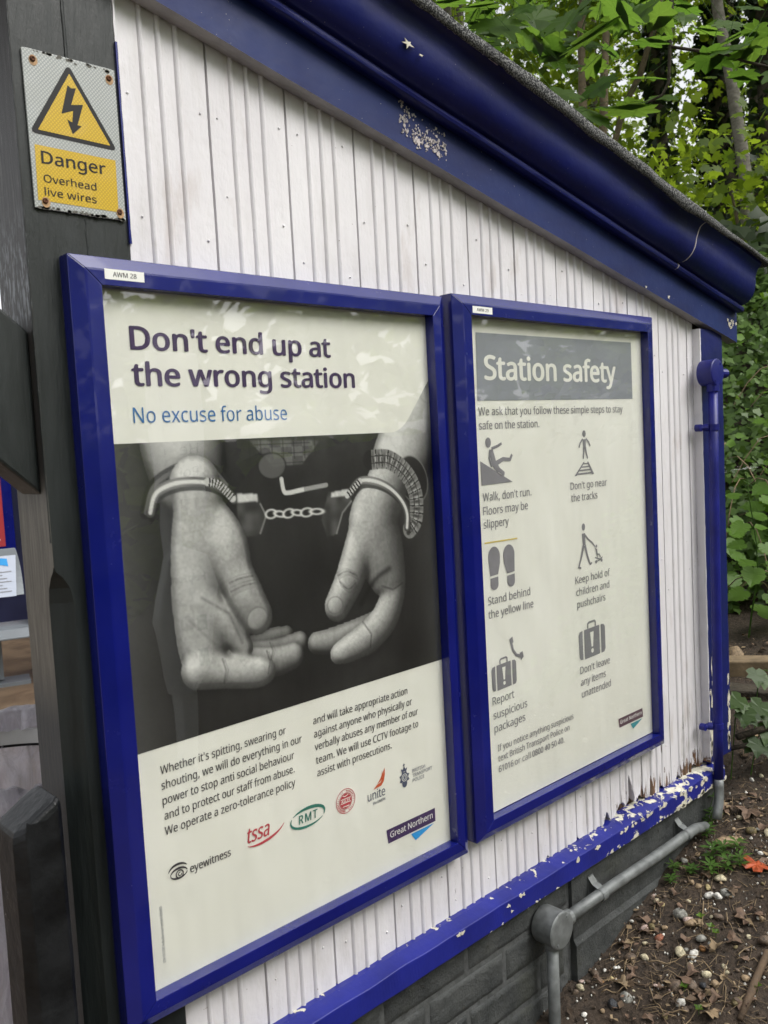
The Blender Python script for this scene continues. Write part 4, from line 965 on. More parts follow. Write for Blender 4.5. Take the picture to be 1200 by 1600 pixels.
# ------------------------------------------------------------------ grey conduit along the brick base
def round_box(parent, cx, cy, cz, r, h, mat, lidm=None):
    """round junction box on the wall, its lid facing out (-y)"""
    n = 28; ring = lambda rr, y: [(cx + rr * math.cos(2 * math.pi * k / n), y, cz + rr * math.sin(2 * math.pi * k / n)) for k in range(n)]
    b = MB().loft([ring(r * .96, cy + h / 2), ring(r, cy + h / 2 - .003), ring(r, cy - h / 2 + .004)]).build('junction_box', mat, parent, smooth=True)
    b.modifiers.new('e', 'EDGE_SPLIT').split_angle = math.radians(40)
    l = MB().loft([ring(r * 1.03, cy - h / 2 + .0035), ring(r * 1.04, cy - h / 2), ring(r * .98, cy - h / 2 - .0022), ring(r * .9, cy - h / 2 - .003), ring(r * .2, cy - h / 2 - .003)]).build('lid', mat, b, smooth=True)
    l.modifiers.new('e', 'EDGE_SPLIT').split_angle = math.radians(30)
    sc = MB()
    for a in (1.0, 4.1):
        x, z = cx + .78 * r * math.cos(a), cz + .78 * r * math.sin(a)
        sc.loft([[(x + q * math.cos(t), y, z + q * math.sin(t)) for t in [k * math.pi / 4 for k in range(8)]] for q, y in ((.0032, cy - h / 2 - .0025), (.0028, cy - h / 2 - .0042))])
    sc.build('lid_screws', mat, b); return b
gc = thing('grey_conduit', 'grey galvanised conduit with a round junction box running along the dark brick base', 'conduit', (.888, .01, -1.9))
CZ = -1.2575
MB().tube([(.925, -.026, CZ), (1.1, -.0255, CZ + .001), (1.3, -.0265, CZ - .001), (1.46, -.026, CZ), (1.50, -.025, CZ - .002), (1.56, -.022, CZ - .018)], .0128, 16).build('horizontal_pipe', M['galv'], gc, smooth=True)
MB().tube([(.878, -.024, -1.285), (.8775, -.0235, -1.45), (.876, -.023, -1.80)], .0128, 16).build('vertical_pipe', M['galv'], gc, smooth=True)
round_box(gc, .884, -.020, CZ, .0385, .050, M['galv'])
MB().tube([(.912, -.0255, CZ), (.940, -.0258, CZ)], .0165, 16).tube([(.8785, -.024, -1.300), (.8782, -.024, -1.278)], .0165, 16).build('couplings', M['galv'], gc, smooth=False)
for x in (1.062, 1.452):
    mb = MB(); w_ = .010; R_ = .0146
    arc = [( -.026 - R_ * math.cos(a), CZ + R_ * math.sin(a)) for a in [math.radians(-90 + 18 * k) for k in range(11)]]
    mb.loft([[(x - w_, y, z) for y, z in arc], [(x + w_, y, z) for y, z in arc]], close=False, caps=False)
    mb.loft([[(x - w_, .0030, z0), (x + w_, .0030, z0), (x + w_, .0008, z0), (x - w_, .0008, z0)] for z0 in (CZ - .030, CZ + .034)])
    mb.loft([[(x - w_, .002, CZ + .034), (x - w_, -.010, CZ + .020), (x - w_, -.024, CZ + R_)], [(x + w_, .002, CZ + .034), (x + w_, -.010, CZ + .020), (x + w_, -.024, CZ + R_)]], close=False, caps=False)
    mb.loft([[(x - w_, .002, CZ - .030), (x - w_, -.012, CZ - .02), (x - w_, -.026, CZ - R_)], [(x + w_, .002, CZ - .030), (x + w_, -.012, CZ - .02), (x + w_, -.026, CZ - R_)]], close=False, caps=False)
    mb.loft([[(x + w_, .002, CZ + .03), (x + w_, -.022, CZ + R_), (x + w_, -.022, CZ - R_), (x + w_, .002, CZ - .03)], [(x + w_ + .001, .002, CZ + .03), (x + w_ + .001, -.022, CZ + R_), (x + w_ + .001, -.022, CZ - R_), (x + w_ + .001, .002, CZ - .03)]])
    mb.build('pipe_clip', M['galv'], gc)
# ------------------------------------------------------------------ blue painted conduit on the corner board
bc = thing('blue_conduit', 'blue painted conduit with a round box at the top, running down the corner board', 'conduit', (1.61, -.03, -1.22))
MB().tube([(1.645, -.030, -.115), (1.640, -.030, -.35), (1.634, -.030, -.7), (1.628, -.030, -1.0), (1.622, -.031, -1.165)], .0125, 16).build('painted_pipe', M['bluepipe'], bc, smooth=True)
MB().tube([(1.622, -.031, -1.163), (1.621, -.032, -1.185), (1.618, -.033, -1.205), (1.611, -.035, -1.225), (1.600, -.037, -1.243), (1.590, -.039, -1.262)], .0125, 16).build('bare_pipe_end', M['galv'], bc, smooth=True)
round_box(bc, 1.645, -.022, -.087, .034, .040, M['bluepipe'])
mb = MB().tube([(1.675, -.024, -.087), (1.690, -.024, -.087)], .0150, 12)
for k in range(7): mb.tube([(1.690 + .0055 * k, -.024, -.087), (1.6935 + .0055 * k, -.024, -.087)], [.0115, .0128], 12)
mb.tube([(1.690, -.024, -.087), (1.730, -.024, -.087)], .0105, 10).build('threaded_stub', M['bluepipe'], bc)
MB().tube([(1.6452, -.030, -.135), (1.6445, -.030, -.112)], .0158, 14).build('coupling', M['bluepipe'], bc)
for z in (-.228, -1.020):
    x = 1.6425 - (-.228 - z) * -.018 if False else 1.6425 + (z + .228) * .020
    MB().tube([(x, -.030, z - .008), (x, -.030, z + .008)], .0150, 14).tube([(x - .012, -.012, z), (x - .030, -.005, z)], .0075, 10).tube([(x - .010, -.022, z), (x - .016, -.010, z)], .010, 10).tube([(x - .030, -.012, z), (x - .030, .003, z)], .0095, 10).build('spacer_clip', M['bluepipe'], bc)

# ------------------------------------------------------------------ stub post beside the timber post
sp = thing('stub_post', 'short thick black painted post with a sloping rounded top, against the timber post', 'post', (-.15, .02, -1.78))
rings = []
def sring(z, k=0, top=0):
    e = .0016 * fnoise(z * 9, k)
    return [(-.176 + .011 + e, -.020, z), (-.124, -.020 + e, z), (-.117 + e, -.014, z), (-.117, .052, z), (-.126, .060, z), (-.172, .060, z), (-.177 + e, .052, z), (-.1775 + e, -.006, z)]
rings = [sring(-1.8)] + [sring(-1.7 + .05 * k, 2) for k in range(21)]
def topring(f, sh):
    out = []
    for x, y, z in sring(0):
        cx, cy = -.147, .020; x2, y2 = cx + (x - cx) * sh, cy + (y - cy) * sh
        out.append((x2, y2, -.685 + f + (x2 + .147) * .62))
    return out
rings += [topring(-.006, 1), topring(.004, .99), topring(.011, .95), topring(.015, .86), topring(.0165, .6)]
MB().loft(rings).build('shaft', M['black'], sp, smooth=False, bevel=.0035, seg=3)
mb = MB().tube([(-.1168 + .001 * fnoise(k * .6, 4), -.004 + .002 * fnoise(k * .5, 1), -.69 - .02 * k) for k in range(50)], [.0022 + .0022 * abs(fnoise(k * .8, 3)) for k in range(50)], 6)
mb.build('edge_bead', M['black'], sp, smooth=True)  # thin lumpy black tube down the right edge of the stub post

# ------------------------------------------------------------------ litter bin: hoop with a clear bag
lb = thing('litter_bin', 'litter hoop holding a clear plastic bag, behind the timber post', 'litter bin', (0., .80, -1.78))
cx, cy, r0, zr = .02, .80, .29, -.865
def cyl(rr, z, ph=0, am=0, n=96): return [(cx + (rr + am * fnoise(math.cos(t) * 4, math.sin(t) * 4, z * 3 + ph)) * math.cos(t), cy + (rr + am * fnoise(math.cos(t) * 4, math.sin(t) * 4, z * 3 + ph)) * math.sin(t), z) for t in [2 * math.pi * k / n for k in range(n)]]
MB().loft([cyl(r0, zr - .034), cyl(r0, zr), cyl(r0 - .012, zr), cyl(r0 - .012, zr - .034), cyl(r0, zr - .034)], True, False).build('hoop', M['ring'], lb, smooth=False)
MB().loft([cyl(r0 + .006, zr - .046), cyl(r0 + .006, zr - .035), cyl(r0 - .006, zr - .035)], True, False).build('elastic_band', M['black'], lb)
def fold(rr, z, ph=0, am=0, n=220):
    return [(cx + q_ * math.cos(t_), cy + q_ * math.sin(t_), z + .010 * fnoise(t_ * 6, ph)) for t_, q_ in [(t, rr + am * fnoise(math.cos(t) * 4, math.sin(t) * 4, z * 3 + ph) + .030 * fnoise(math.cos(t) * 17 + z * 3, math.sin(t) * 17, z * 4 + ph) +   .012 * abs(fnoise(math.cos(t) * 40, math.sin(t) * 40, z * 9))) for t in [2 * math.pi * k / n for k in range(n)]]]
cyl0, cyl = cyl, fold
rings = [cyl(r0 - .03, zr + .005, 3, .02), cyl(r0 - .01, zr + .05, 1, .05), cyl(r0 + .016, zr + .055, 1, .05), cyl(r0 + .026, zr + .015, 2, .03), cyl(r0 + .012, zr - .03, 3, .012), cyl(r0 + .010, zr - .055, 3, .006), cyl(r0 + .03, zr - .10, 4, .03)]
for k in range(18): rings.append(cyl(r0 + .03 - .002 * k, zr - .14 - .042 * k, 5, .045))
rings.append(cyl(.12, -1.66, 5, .03)); rings.append(cyl(.02, -1.67, 5, .01))
MB().loft(rings, True, False).build('clear_bag', M['bag'], lb, smooth=True)
cyl = cyl0
mb = MB().tube([(cx, cy + .32, -1.78), (cx, cy + .32, zr + .12)], .02, 12).tube([(cx, cy + .32, zr - .02), (cx, cy + r0, zr - .02)], .012, 8).build('stand', M['post'], lb)
MB().loft([cyl(.20, -1.66, 8, .03, 24), cyl(.24, -1.5, 8, .04, 24), cyl(.20, -1.36, 8, .06, 24), cyl(.08, -1.30, 8, .04, 24)]).build('rubbish', M['pinkwhite'], lb, smooth=True)

# ------------------------------------------------------------------ far side of the platform, seen past the post
U = Vector((.955, -.296, 0))                       # along the rear screen
def L3(a, d, z, base=(2.10, 6.50)):                # a: along, d: towards the camera
    return (base[0] + U.x * a - .296 * d * 1.0, base[1] + U.y * a - .955 * d, z)
def lbox(mb, a0, a1, d0, d1, z0, z1, mi=0, base=(2.10, 6.50)):
    return mb.add([L3(a0, d0, z0, base), L3(a1, d0, z0, base), L3(a1, d1, z0, base), L3(a0, d1, z0, base), L3(a0, d0, z1, base), L3(a1, d0, z1, base), L3(a1, d1, z1, base), L3(a0, d1, z1, base)], [(0, 1, 2, 3), (4, 7, 6, 5), (0, 4, 5, 1), (1, 5, 6, 2), (2, 6, 7, 3), (3, 7, 4, 0)], mi)
rs = thing('rear_screen', 'dark navy panelled screen standing behind the platform seats', 'screen', L3(0, -.5, -1.78))
lbox(MB(), -2.6, 1.9, -.60, -.54, -1.78, .9).build('panel', M['navy'], rs)
for a in (-1.6, -.5, .62, 1.75): lbox(MB(), a, a + .05, -.54, -.52, -1.78, .9).build('cover_strip', M['navy'], rs)
rc = thing('red_notice_case', 'blue framed case with a red notice on the far platform, left of the timber post', 'poster case', L3(-.2, -.5, -.95))
lbox(MB(), -.62, .105, -.50, -.44, -1.00, -.28).build('frame', M['case'], rc, bevel=.008)
lbox(MB(), -.56, .020, -.438, -.434, -.945, -.33).build('red_sheet', M['redpaper'], rc)
mb = MB()
for a, zz in ((-.34, -.50), (-.25, -.52), (-.16, -.50), (-.055, -.50)):
    for k, (w_, h_) in enumerate(((.020, .05), (.026, .03), (.022, .045))): lbox(mb, a - w_, a + w_, -.432, -.430, zz - k * .075 - h_, zz - k * .075)
mb.build('white_symbols', M['pinkwhite'], rc)
mb = MB()
for a0, a1, zz in ((-.26, -.15, -.72), (-.30, -.10, -.745), (-.45, -.30, -.88), (-.24, -.17, -.88), (-.13, -.02, -.89)): lbox(mb, a0, a1, -.432, -.430, zz, zz + .014)
mb.build('white_lines', M['pinkwhite'], rc)
# seats: grey pressed steel, two shown
def seat(a, d, lab, back=True):
    s_ = thing('platform_seat', lab, 'seat', L3(a, d, -1.78), 'grey steel seats on the far platform')
    mb = MB(); rings = []
    for k in range(9):
        t_ = k / 8; z = -1.17 + .335 * t_; dd = d + .03 - .09 * t_ + .05 * (1 - t_) ** 3; hw = .215 - .03 * t_ ** 3
        rings.append([L3(a - hw, dd, z), L3(a + hw, dd, z), L3(a + hw, dd - .012, z), L3(a - hw, dd - .012, z)])
    if back: mb.loft(rings).build('backrest', M['steel'], s_, bevel=.004)
    mb = MB(); rings = []
    for k in range(9):
        t_ = k / 8; dd = d + .06 + .42 * t_; z = -1.36 + .03 * math.sin(t_ * 3) - (.05 * max(0, t_ - .85) / .15)
        rings.append([L3(a - .22, dd, z), L3(a + .22, dd, z), L3(a + .22, dd, z - .012), L3(a - .22, dd, z - .012)])
    mb.loft(rings).build('seat_pan', M['steel'], s_, bevel=.003)
    lbox(MB(), a - .03, a + .03, d + .15, d + .22, -1.74, -1.37).build('leg', M['steel'], s_)
    lbox(MB(), a - .20, a + .20, d + .08, d + .30, -1.78, -1.755).build('foot', M['steel'], s_)
    lbox(MB(), a + .225, a + .245, d + .05, d + .42, -1.30, -1.17).build('arm', M['steel'], s_, bevel=.004)
    return s_
s1 = seat(-.155, 1.15, 'grey steel platform seat with a pale leaflet on its back, left of the post'); seat(.33, 1.10, 'grey steel platform seat nearest the timber post, partly hidden by it')
lf = thing('leaflet', 'pale leaflet with a blue picture taped to the grey seat back', 'leaflet', L3(-.2, 1.2, -1.1))
rings = [[L3(-0.135, 1.186 + .05, -1.17), L3(0.005, 1.186 + .05, -1.17), L3(0.005, 1.184 + .05, -1.17), L3(-0.135, 1.184 + .05, -1.17)], [L3(-0.115, 1.15, -.88), L3(0.025, 1.15, -.88), L3(0.025, 1.148, -.88), L3(-0.115, 1.148, -.88)]]
rings = [[(p[0] - .296 * .02, p[1] - .955 * .02, p[2]) for p in r_] for r_ in rings]
MB().loft(rings).build('paper', M['leaflet'], lf)
q = lambda a, t_, e: tuple(Vector(rings[0][1]).lerp(Vector(rings[1][1]), t_) + Vector((U.x, U.y, 0)) * a + Vector((-.296, -.955, 0)) * e)
MB().add([q(-.12, .80, .003), q(-.05, .74, .003), q(-.06, .93, .003), q(-.12, .96, .003)], [(0, 1, 2, 3)]).build('blue_picture', M['cyan'], lf)
mb = MB()
for k in range(7): mb.add([q(-.12, .12 + .08 * k, .003), q(-.03 - .03 * (k % 3), .12 + .08 * k, .003), q(-.03 - .03 * (k % 3), .14 + .08 * k, .003), q(-.12, .14 + .08 * k, .003)], [(0, 1, 2, 3)])
mb.build('print', M['grey'], lf)

# ------------------------------------------------------------------ help point opposite, mirrored in the glass
hp = thing('help_point', 'white help point post standing opposite the posters, seen only as a reflection in the glass', 'help point', (1.36, -2.25, -1.78))
sh = [(1.19, -.93), (1.27, -.66), (1.34, -.60), (1.46, -.66), (1.50, -.80), (1.44, -1.12), (1.33, -1.27), (1.26, -1.25)]
MB().loft([[(x, y, z) for x, z in sh] for y in (-2.26, -2.20)]).build('panel', M['hpwhite'], hp, bevel=.012)
MB().box(1.315, 1.385, -2.33, -2.26, -1.80, .30).build('pole', M['hpwhite'], hp, bevel=.006)
MB().box(1.27, 1.52, -2.30, -2.265, -.42, .22).build('top_panel', M['hpwhite'], hp, bevel=.01)
for s, z, cap in (('Help', -.22, 45), ('Point', -.32, 45)): text(hp, 'lettering', s, -1480, -1310, -z * 1000, cap, M['navyink'], -2.2640, mirror=True, tilt=0)
text(hp, 'lettering', 'Help Point', -1440, -1270, 770, 34, M['navyink'], -2.1985, mirror=True, bold=.02)
def hdisc(mb, x, z, r_): mb.loft([[(x + q_ * math.cos(a), y, z + q_ * math.sin(a)) for a in [k * math.pi / 8 for k in range(16)]] for q_, y in ((r_, -2.20), (r_ * .85, -2.185))])
mb = MB(); hdisc(mb, 1.34, -.95, .035); hdisc(mb, 1.335, -1.10, .035); mb.build('call_buttons', M['navyink'], hp)
MB().box(1.385, 1.43, -2.20, -2.196, -.99, -.92).box(1.378, 1.42, -2.20, -2.196, -1.14, -1.07).build('button_labels', M['greenink'], hp)
# hedge and trees on the far side of the line, only ever seen as reflections
def leafcloud(n, fn, size, seed, nrm=None, shape='leaf'):
    rg = np.random.default_rng(seed); P, szs = fn(rg, n); n = len(P)
    if shape == 'leaf': T = np.array([(0, 0, 0), (.35, .30, .03), (.25, .62, .0), (0, 1, -.08), (-.25, .62, 0), (-.35, .30, .03)]); F = np.array([(0, 1, 2, 3), (0, 3, 4, 5)])
    elif shape == 'maple': T = np.array([(0, 0, 0), (.30, .02, .02), (.55, .30, -.03), (.32, .42, .02), (.42, .78, -.05), (.14, .66, .02), (0, 1.02, -.08), (-.14, .66, .02), (-.42, .78, -.05), (-.32, .42, .02), (-.55, .30, -.03), (-.30, .02, .02)]); F = np.array([(0, 1, 2, 3), (0, 3, 4, 5), (0, 5, 6, 7), (0, 7, 8, 9), (0, 9, 10, 11)])
    else: T = np.array([(0, 0, 0), (.34, -.08, .02), (.52, .30, -.02), (.24, .52, .02), (0, .98, -.05), (-.24, .52, .02), (-.52, .30, -.02), (-.34, -.08, .02)]); F = np.array([(0, 1, 2, 3), (0, 3, 4, 5), (0, 5, 6, 7)])
    a = rg.uniform(0, 2 * np.pi, n)
    if nrm is None: nz = rg.normal(0, 1, (n, 3)) * (.75, .75, .4) + (0, 0, .75)
    else: nz = np.array(nrm) + rg.normal(0, .38, (n, 3))
    nz /= np.linalg.norm(nz, axis=1)[:, None]
    h = np.stack([np.cos(a), np.sin(a), rg.uniform(-.5, .5, n)], 1); ux = np.cross(h, nz); ux /= np.linalg.norm(ux, axis=1)[:, None] + 1e-9; uy = np.cross(nz, ux)
    s_ = (size * szs)[:, None, None]
    V = P[:, None, :] + s_ * (T[None, :, :1] * ux[:, None, :] + (T[None, :, 1:2] - .4) * uy[:, None, :] + T[None, :, 2:3] * nz[:, None, :])
    return V.reshape(-1, 3), (F[None] + (np.arange(n) * len(T))[:, None, None]).reshape(-1, 4), np.repeat(rg.random(n), len(T))
def fastmesh(name, V, F, val, mat, parent=None):
    org = ORG.get(parent.name, Vector((0, 0, 0))) if parent else Vector((0, 0, 0))
    V = V - np.array(org); me = bpy.data.meshes.new(name); me.vertices.add(len(V)); me.vertices.foreach_set('co', V.ravel().astype(np.float32)); k = F.shape[1]
    me.loops.add(F.size); me.loops.foreach_set('vertex_index', F.ravel().astype(np.int32)); me.polygons.add(len(F))
    me.polygons.foreach_set('loop_start', np.arange(0, F.size, k, dtype=np.int32)); me.polygons.foreach_set('loop_total', np.full(len(F), k, dtype=np.int32)); me.update(calc_edges=True)
    at = me.attributes.new('leafv', 'FLOAT', 'POINT'); at.data.foreach_set('value', val.astype(np.float32)); me.materials.append(mat)
    o = bpy.data.objects.new(name, me); C.objects.link(o)
    if parent: o.parent = parent
    ORG[o.name] = org; return o
def blobs(centers):
    cs = np.array([c[:3] for c in centers]); rs_ = np.array([c[3] for c in centers]); pw = rs_ ** 2; pw = pw / pw.sum()
    def fn(rg, n):
        i = rg.choice(len(cs), n, p=pw); d = rg.normal(0, 1, (n, 3)); d /= np.linalg.norm(d, axis=1)[:, None]; r_ = rg.random(n) ** .45
        return cs[i] + d * (rs_[i] * r_)[:, None] * (1, 1, .7), rg.uniform(.6, 1.25, n)
    return fn
hg = MB()
V, F, val = leafcloud(15000, blobs([(x + .3 * math.sin(x * 7), -8.8 + .9 * math.sin(x * 2), z + .5 * math.sin(x * 1.3), 1.5) for x in np.arange(-14, 22, 1.5) for z in ((-1., .9, 2.8, 4.3) if math.sin(x * .9) > -.5 else (-1., .9, 2.2))]), .42, 77)
fastmesh('line_side_trees', V, F, val, M['wood_leaf']); tag(bpy.data.objects['line_side_trees'], 'mass of trees on the far side of the line', 'trees', kind='stuff')
MB().box(-10, 14, -9.2, -8.9, -2.2, -.1).build('line_side_fence', M['darkbark']); tag(bpy.data.objects['line_side_fence'], 'dark boarded fence behind the hedge across the line', 'fence')
# ------------------------------------------------------------------ stones, litter and twigs on the soil
def stone_mesh(seed, facets=1):
    rr = random.Random(seed); import bmesh
    bm = bmesh.new(); bmesh.ops.create_icosphere(bm, subdivisions=2, radius=.5)
    sx, sy, sz = 1, .62 + .3 * rr.random(), .45 + .25 * rr.random(); o_ = rr.random() * 50
    pl = [Vector((rr.gauss(0, 1), rr.gauss(0, 1), rr.gauss(0, 1))).normalized() for _ in range(4)]
    for v in bm.verts:
        d = v.co.normalized(); r_ = .5 * (1 + .22 * mnoise.noise(d * 1.6 + Vector((o_, 0, 0))) + .09 * mnoise.noise(d * 4 + Vector((0, o_, 0))))
        co = d * r_
        for n in pl[:2 + facets]:
            k = co.dot(n) - .27
            if k > 0: co -= n * k * .85
        v.co = Vector((co.x * sx, co.y * sy, co.z * sz))
    me = bpy.data.meshes.new('stone'); bm.to_mesh(me); bm.free(); me.polygons.foreach_set('use_smooth', [True] * len(me.polygons)); return me
SM = [stone_mesh(k, k % 3) for k in range(9)]
def put_stone(x, y, s, kind, label, group=None, name='stone', cat='stone', k=None, sink=.22, sq=None):
    me = SM[R.randrange(9) if k is None else k].copy(); me.materials.append(M['st_' + kind])
    o = bpy.data.objects.new(name, me); C.objects.link(o); o.location = (x, y, soil_h(x, y) + s * (.30 - sink)); o.scale = sq or (s, s, s)
    o.rotation_euler = (R.uniform(-.3, .3), R.uniform(-.3, .3), R.uniform(0, 6.3)); return tag(o, label, cat, group)
STONES = [[1.198, -0.049, 0.028, 'pink'], [1.204, -0.014, 0.015, 'white'], [1.284, -0.046, 0.021, 'yellow'], [1.193, -0.09, 0.026, 'red'], [1.277, -0.098, 0.038, 'grey'], [1.37, -0.126, 0.029, 'white'], [1.389, -0.156, 0.036, 'grey'], [1.387, -0.112, 0.021, 'yellow'], [1.307, -0.177, 0.028, 'brown'], [1.212, -0.185, 0.025, 'orange'], [1.227, -0.199, 0.018, 'white'], [1.18, -0.181, 0.03, 'white'], [1.148, -0.187, 0.019, 'cream'], [1.141, -0.23, 0.024, 'cream'], [1.126, -0.256, 0.02, 'tan'], [1.18, -0.25, 0.016, 'cream'], [1.169, -0.261, 0.014, 'cream'], [1.006, -0.116, 0.031, 'grey'], [0.98, -0.019, 0.023, 'cream'], [1.066, -0.054, 0.014, 'white'], [1.037, -0.062, 0.014, 'yellow'], [1.031, -0.023, 0.027, 'brown'], [1.018, -0.05, 0.011, 'orange'], [1.11, -0.239, 0.024, 'dark'], [1.08, -0.19, 0.038, 'brown'], [1.1, -0.219, 0.031, 'brown'], [1.109, -0.312, 0.033, 'olive'], [1.05, -0.217, 0.027, 'white'], [1.189, -0.302, 0.01, 'white'], [1.292, -0.255, 0.018, 'cream'], [1.291, -0.291, 0.039, 'brown'], [1.379, -0.092, 0.018, 'tan'], [1.327, -0.092, 0.015, 'cream'], [1.385, -0.073, 0.022, 'tan'], [1.298, -0.016, 0.014, 'pink'], [1.282, -0.139, 0.019, 'tan'], [0.924, -0.065, 0.014, 'white'], [1.021, -0.139, 0.014, 'brown'], [1.053, -0.034, 0.009, 'white'], [1.558, -0.168, 0.018, 'white'], [1.206, -0.093, 0.011, 'white'], [1.1, -0.255, 0.013, 'tan'], [1.175, -0.299, 0.02, 'tan'], [1.255, -0.228, 0.016, 'dark']]
CN = dict(pink='pinkish', white='white', yellow='yellowish', red='orange-red', grey='grey', brown='brown', orange='orange', cream='cream', tan='tan', olive='olive brown', dark='near-black')
for x, y, s, k in STONES:
    big = s > .026
    put_stone(x, y, s, k, ('larger %s stone lying in the dark soil' if big else 'small %s pebble lying in the dark soil') % CN[k], 'stones in the soil beside the shelter')
ch = put_stone(1.560, -.088, .085, 'tan', 'largest lump of pale rubble in the soil below the corner pipe', name='rubble_lump', cat='rubble', k=4, sq=(.10, .052, .055)); ch.rotation_euler = (0, .1, -.45)
put_stone(2.10, .02, .06, 'brown', 'brown stone by the wall corner near the ivy sprig', k=1)
for k in range(230):
    x = R.uniform(.95, 2.05); y = -abs(R.gauss(0, .26)) - .005
    if y < -.8 or R.random() < .35 and x > 1.5: continue
    kind = R.choice(['cream', 'tan', 'brown', 'brown', 'grey', 'brown', 'tan', 'dark', 'olive', 'pink', 'cream', 'brown', 'white'])
    put_stone(x, y, R.choice([R.uniform(.007, .013), R.uniform(.010, .019), R.uniform(.018, .034)]), kind, 'small %s pebble lying in the dark soil' % CN[kind], 'stones in the soil beside the shelter', sink=.15)
# white grit and crumbs too small to count
V = []; F = []; MI = []
mb = MB(); mb2 = MB(); mb3 = MB()
for k in range(5200):
    x = R.uniform(.8, 2.4); y = R.uniform(-.9, .03); s = R.uniform(.0012, .0040) * (1.0 if R.random() < .9 else 1.8); h = soil_h(x, y)
    if h > -1.1905 and y > .0 and x < 1.69: continue
    pts = [(x + s * math.cos(a + k) * R.uniform(.6, 1), y + s * math.sin(a + k) * R.uniform(.6, 1), h + .0025 + s * .2) for a in (0, 1.57, 3.14, 4.71)] + [(x, y, h + .0025 + s * 1.1), (x, y, h - .002)]
    m_ = mb if R.random() < .22 else (mb2 if R.random() < .6 else mb3)
    m_.add(pts, [(0, 1, 4), (1, 2, 4), (2, 3, 4), (3, 0, 4), (1, 0, 5), (2, 1, 5), (3, 2, 5), (0, 3, 5)])
tag(mb.build('white_grit', M['st_white']), 'scattered white grit specks in the soil', 'grit', kind='stuff')
tag(mb2.build('soil_crumbs', M['soil']), 'dark crumbs of soil', 'soil', kind='stuff'); tag(mb3.build('gravel', M['st_brown']), 'fine brown gravel in the soil', 'gravel', kind='stuff')
def twig_mesh(mb, x, y, L, ang, r=.0016, lift=.006, curve=.2, dz=None):
    pts = []; n = 7
    for k in range(n):
        t_ = k / (n - 1) - .5; a = ang + curve * t_; px, py = x + L * t_ * math.cos(a), y + L * t_ * math.sin(a)
        py = min(py, -.012) if px < 1.78 else py
        pts.append((px, py, soil_h(px, py) + lift + (.006 * math.sin(k * 1.7 + x * 50) if L > .05 else 0)))
    mb.tube(pts, [r * (1.1 - .7 * k / n) for k in range(n)], 5); return mb
TW = [[[1.106, -0.111], [1.187, -0.201]], [[1.16, -0.207], [1.137, -0.3]], [[1.316, -0.188], [1.277, -0.229]], [[1.059, -0.079], [1.138, -0.052]], [[1.041, -0.148], [1.003, -0.209]], [[1.138, -0.278], [1.055, -0.307]], [[1.222, -0.261], [1.26, -0.273]], [[0.984, -0.07], [1.033, -0.118]], [[1.329, -0.128], [1.239, -0.172]]]
for (a, b) in TW:
    L = math.hypot(b[0] - a[0], b[1] - a[1]); o = twig_mesh(MB(), (a[0] + b[0]) / 2, (a[1] + b[1]) / 2, L, math.atan2(b[1] - a[1], b[0] - a[0]), .0014, .007, R.uniform(-.5, .5)).build('twig', M['straw'], smooth=True)
    tag(o, 'thin dry twig lying on the soil', 'twig', 'dry twigs on the soil')
for k in range(110):
    x = R.uniform(.95, 2.2); y = -abs(R.gauss(0, .25)) - .02; L = R.uniform(.02, .10)
    o = twig_mesh(MB(), x, y, L, R.uniform(0, 3.1), R.uniform(.0006, .0016), .005, R.uniform(-.8, .8)).build('twig', R.choice([M['straw'], M['twig'], M['twig']]), smooth=True)
    tag(o, 'thin dry twig lying on the soil', 'twig', 'dry twigs on the soil')
mb = MB()
for k in range(1900):
    x = R.uniform(1.0, 2.9); y = R.uniform(-.8, .3) if x > 1.8 else -abs(R.gauss(0, .3)); L = R.uniform(.008, .04)
    if x < 1.78 and y > -.012: continue
    twig_mesh(mb, x, y, L, R.uniform(0, 3.1), R.uniform(.0003, .0009), .004, 0)
lm = MB()
for k in range(1900):
    x = R.uniform(.9, 2.6); y = -abs(R.gauss(0, .32)) - .004
    if x > 1.8: y = R.uniform(-.8, .35)
    if fnoise(x * 4.5, y * 4.5, 9) < -.05 + .25 * R.random(): continue
    s_ = .003 + .011 * R.random() ** 2; a = R.uniform(0, 6.3); z = soil_h(x, y) + .004 + .008 * R.random(); tl = R.uniform(-.6, .6)
    lm.add([(x + s_ * math.cos(a), y + s_ * math.sin(a), z), (x + .6 * s_ * math.cos(a + 1.5), y + .6 * s_ * math.sin(a + 1.5), z + s_ * tl), (x - s_ * math.cos(a), y - s_ * math.sin(a), z + .002), (x + .5 * s_ * math.cos(a - 1.5), y + .5 * s_ * math.sin(a - 1.5), z - s_ * tl * .3 + .003)], [(0, 1, 2), (0, 2, 3)], R.randrange(3))
tag(lm.build('leaf_litter', [M['deadleaf'], M['twig'], M['straw']]), 'drifts of broken brown leaf litter on the soil', 'litter', kind='stuff')
tag(mb.build('stalk_litter', M['straw']), 'bits of dry stalk and needles on the soil', 'litter', kind='stuff')
o = MB().tube([(1.262, -.31, soil_h(1.26, -.31) + .010), (1.20, -.318, soil_h(1.2, -.31) + .012), (1.14, -.326, soil_h(1.14, -.33) + .010), (1.07, -.335, soil_h(1.07, -.33) + .004)], [.008, .0075, .0085, .006], 10).build('root_stick', M['twig'], smooth=True)
tag(o, 'thick brown stick half buried at the lower right edge', 'stick')
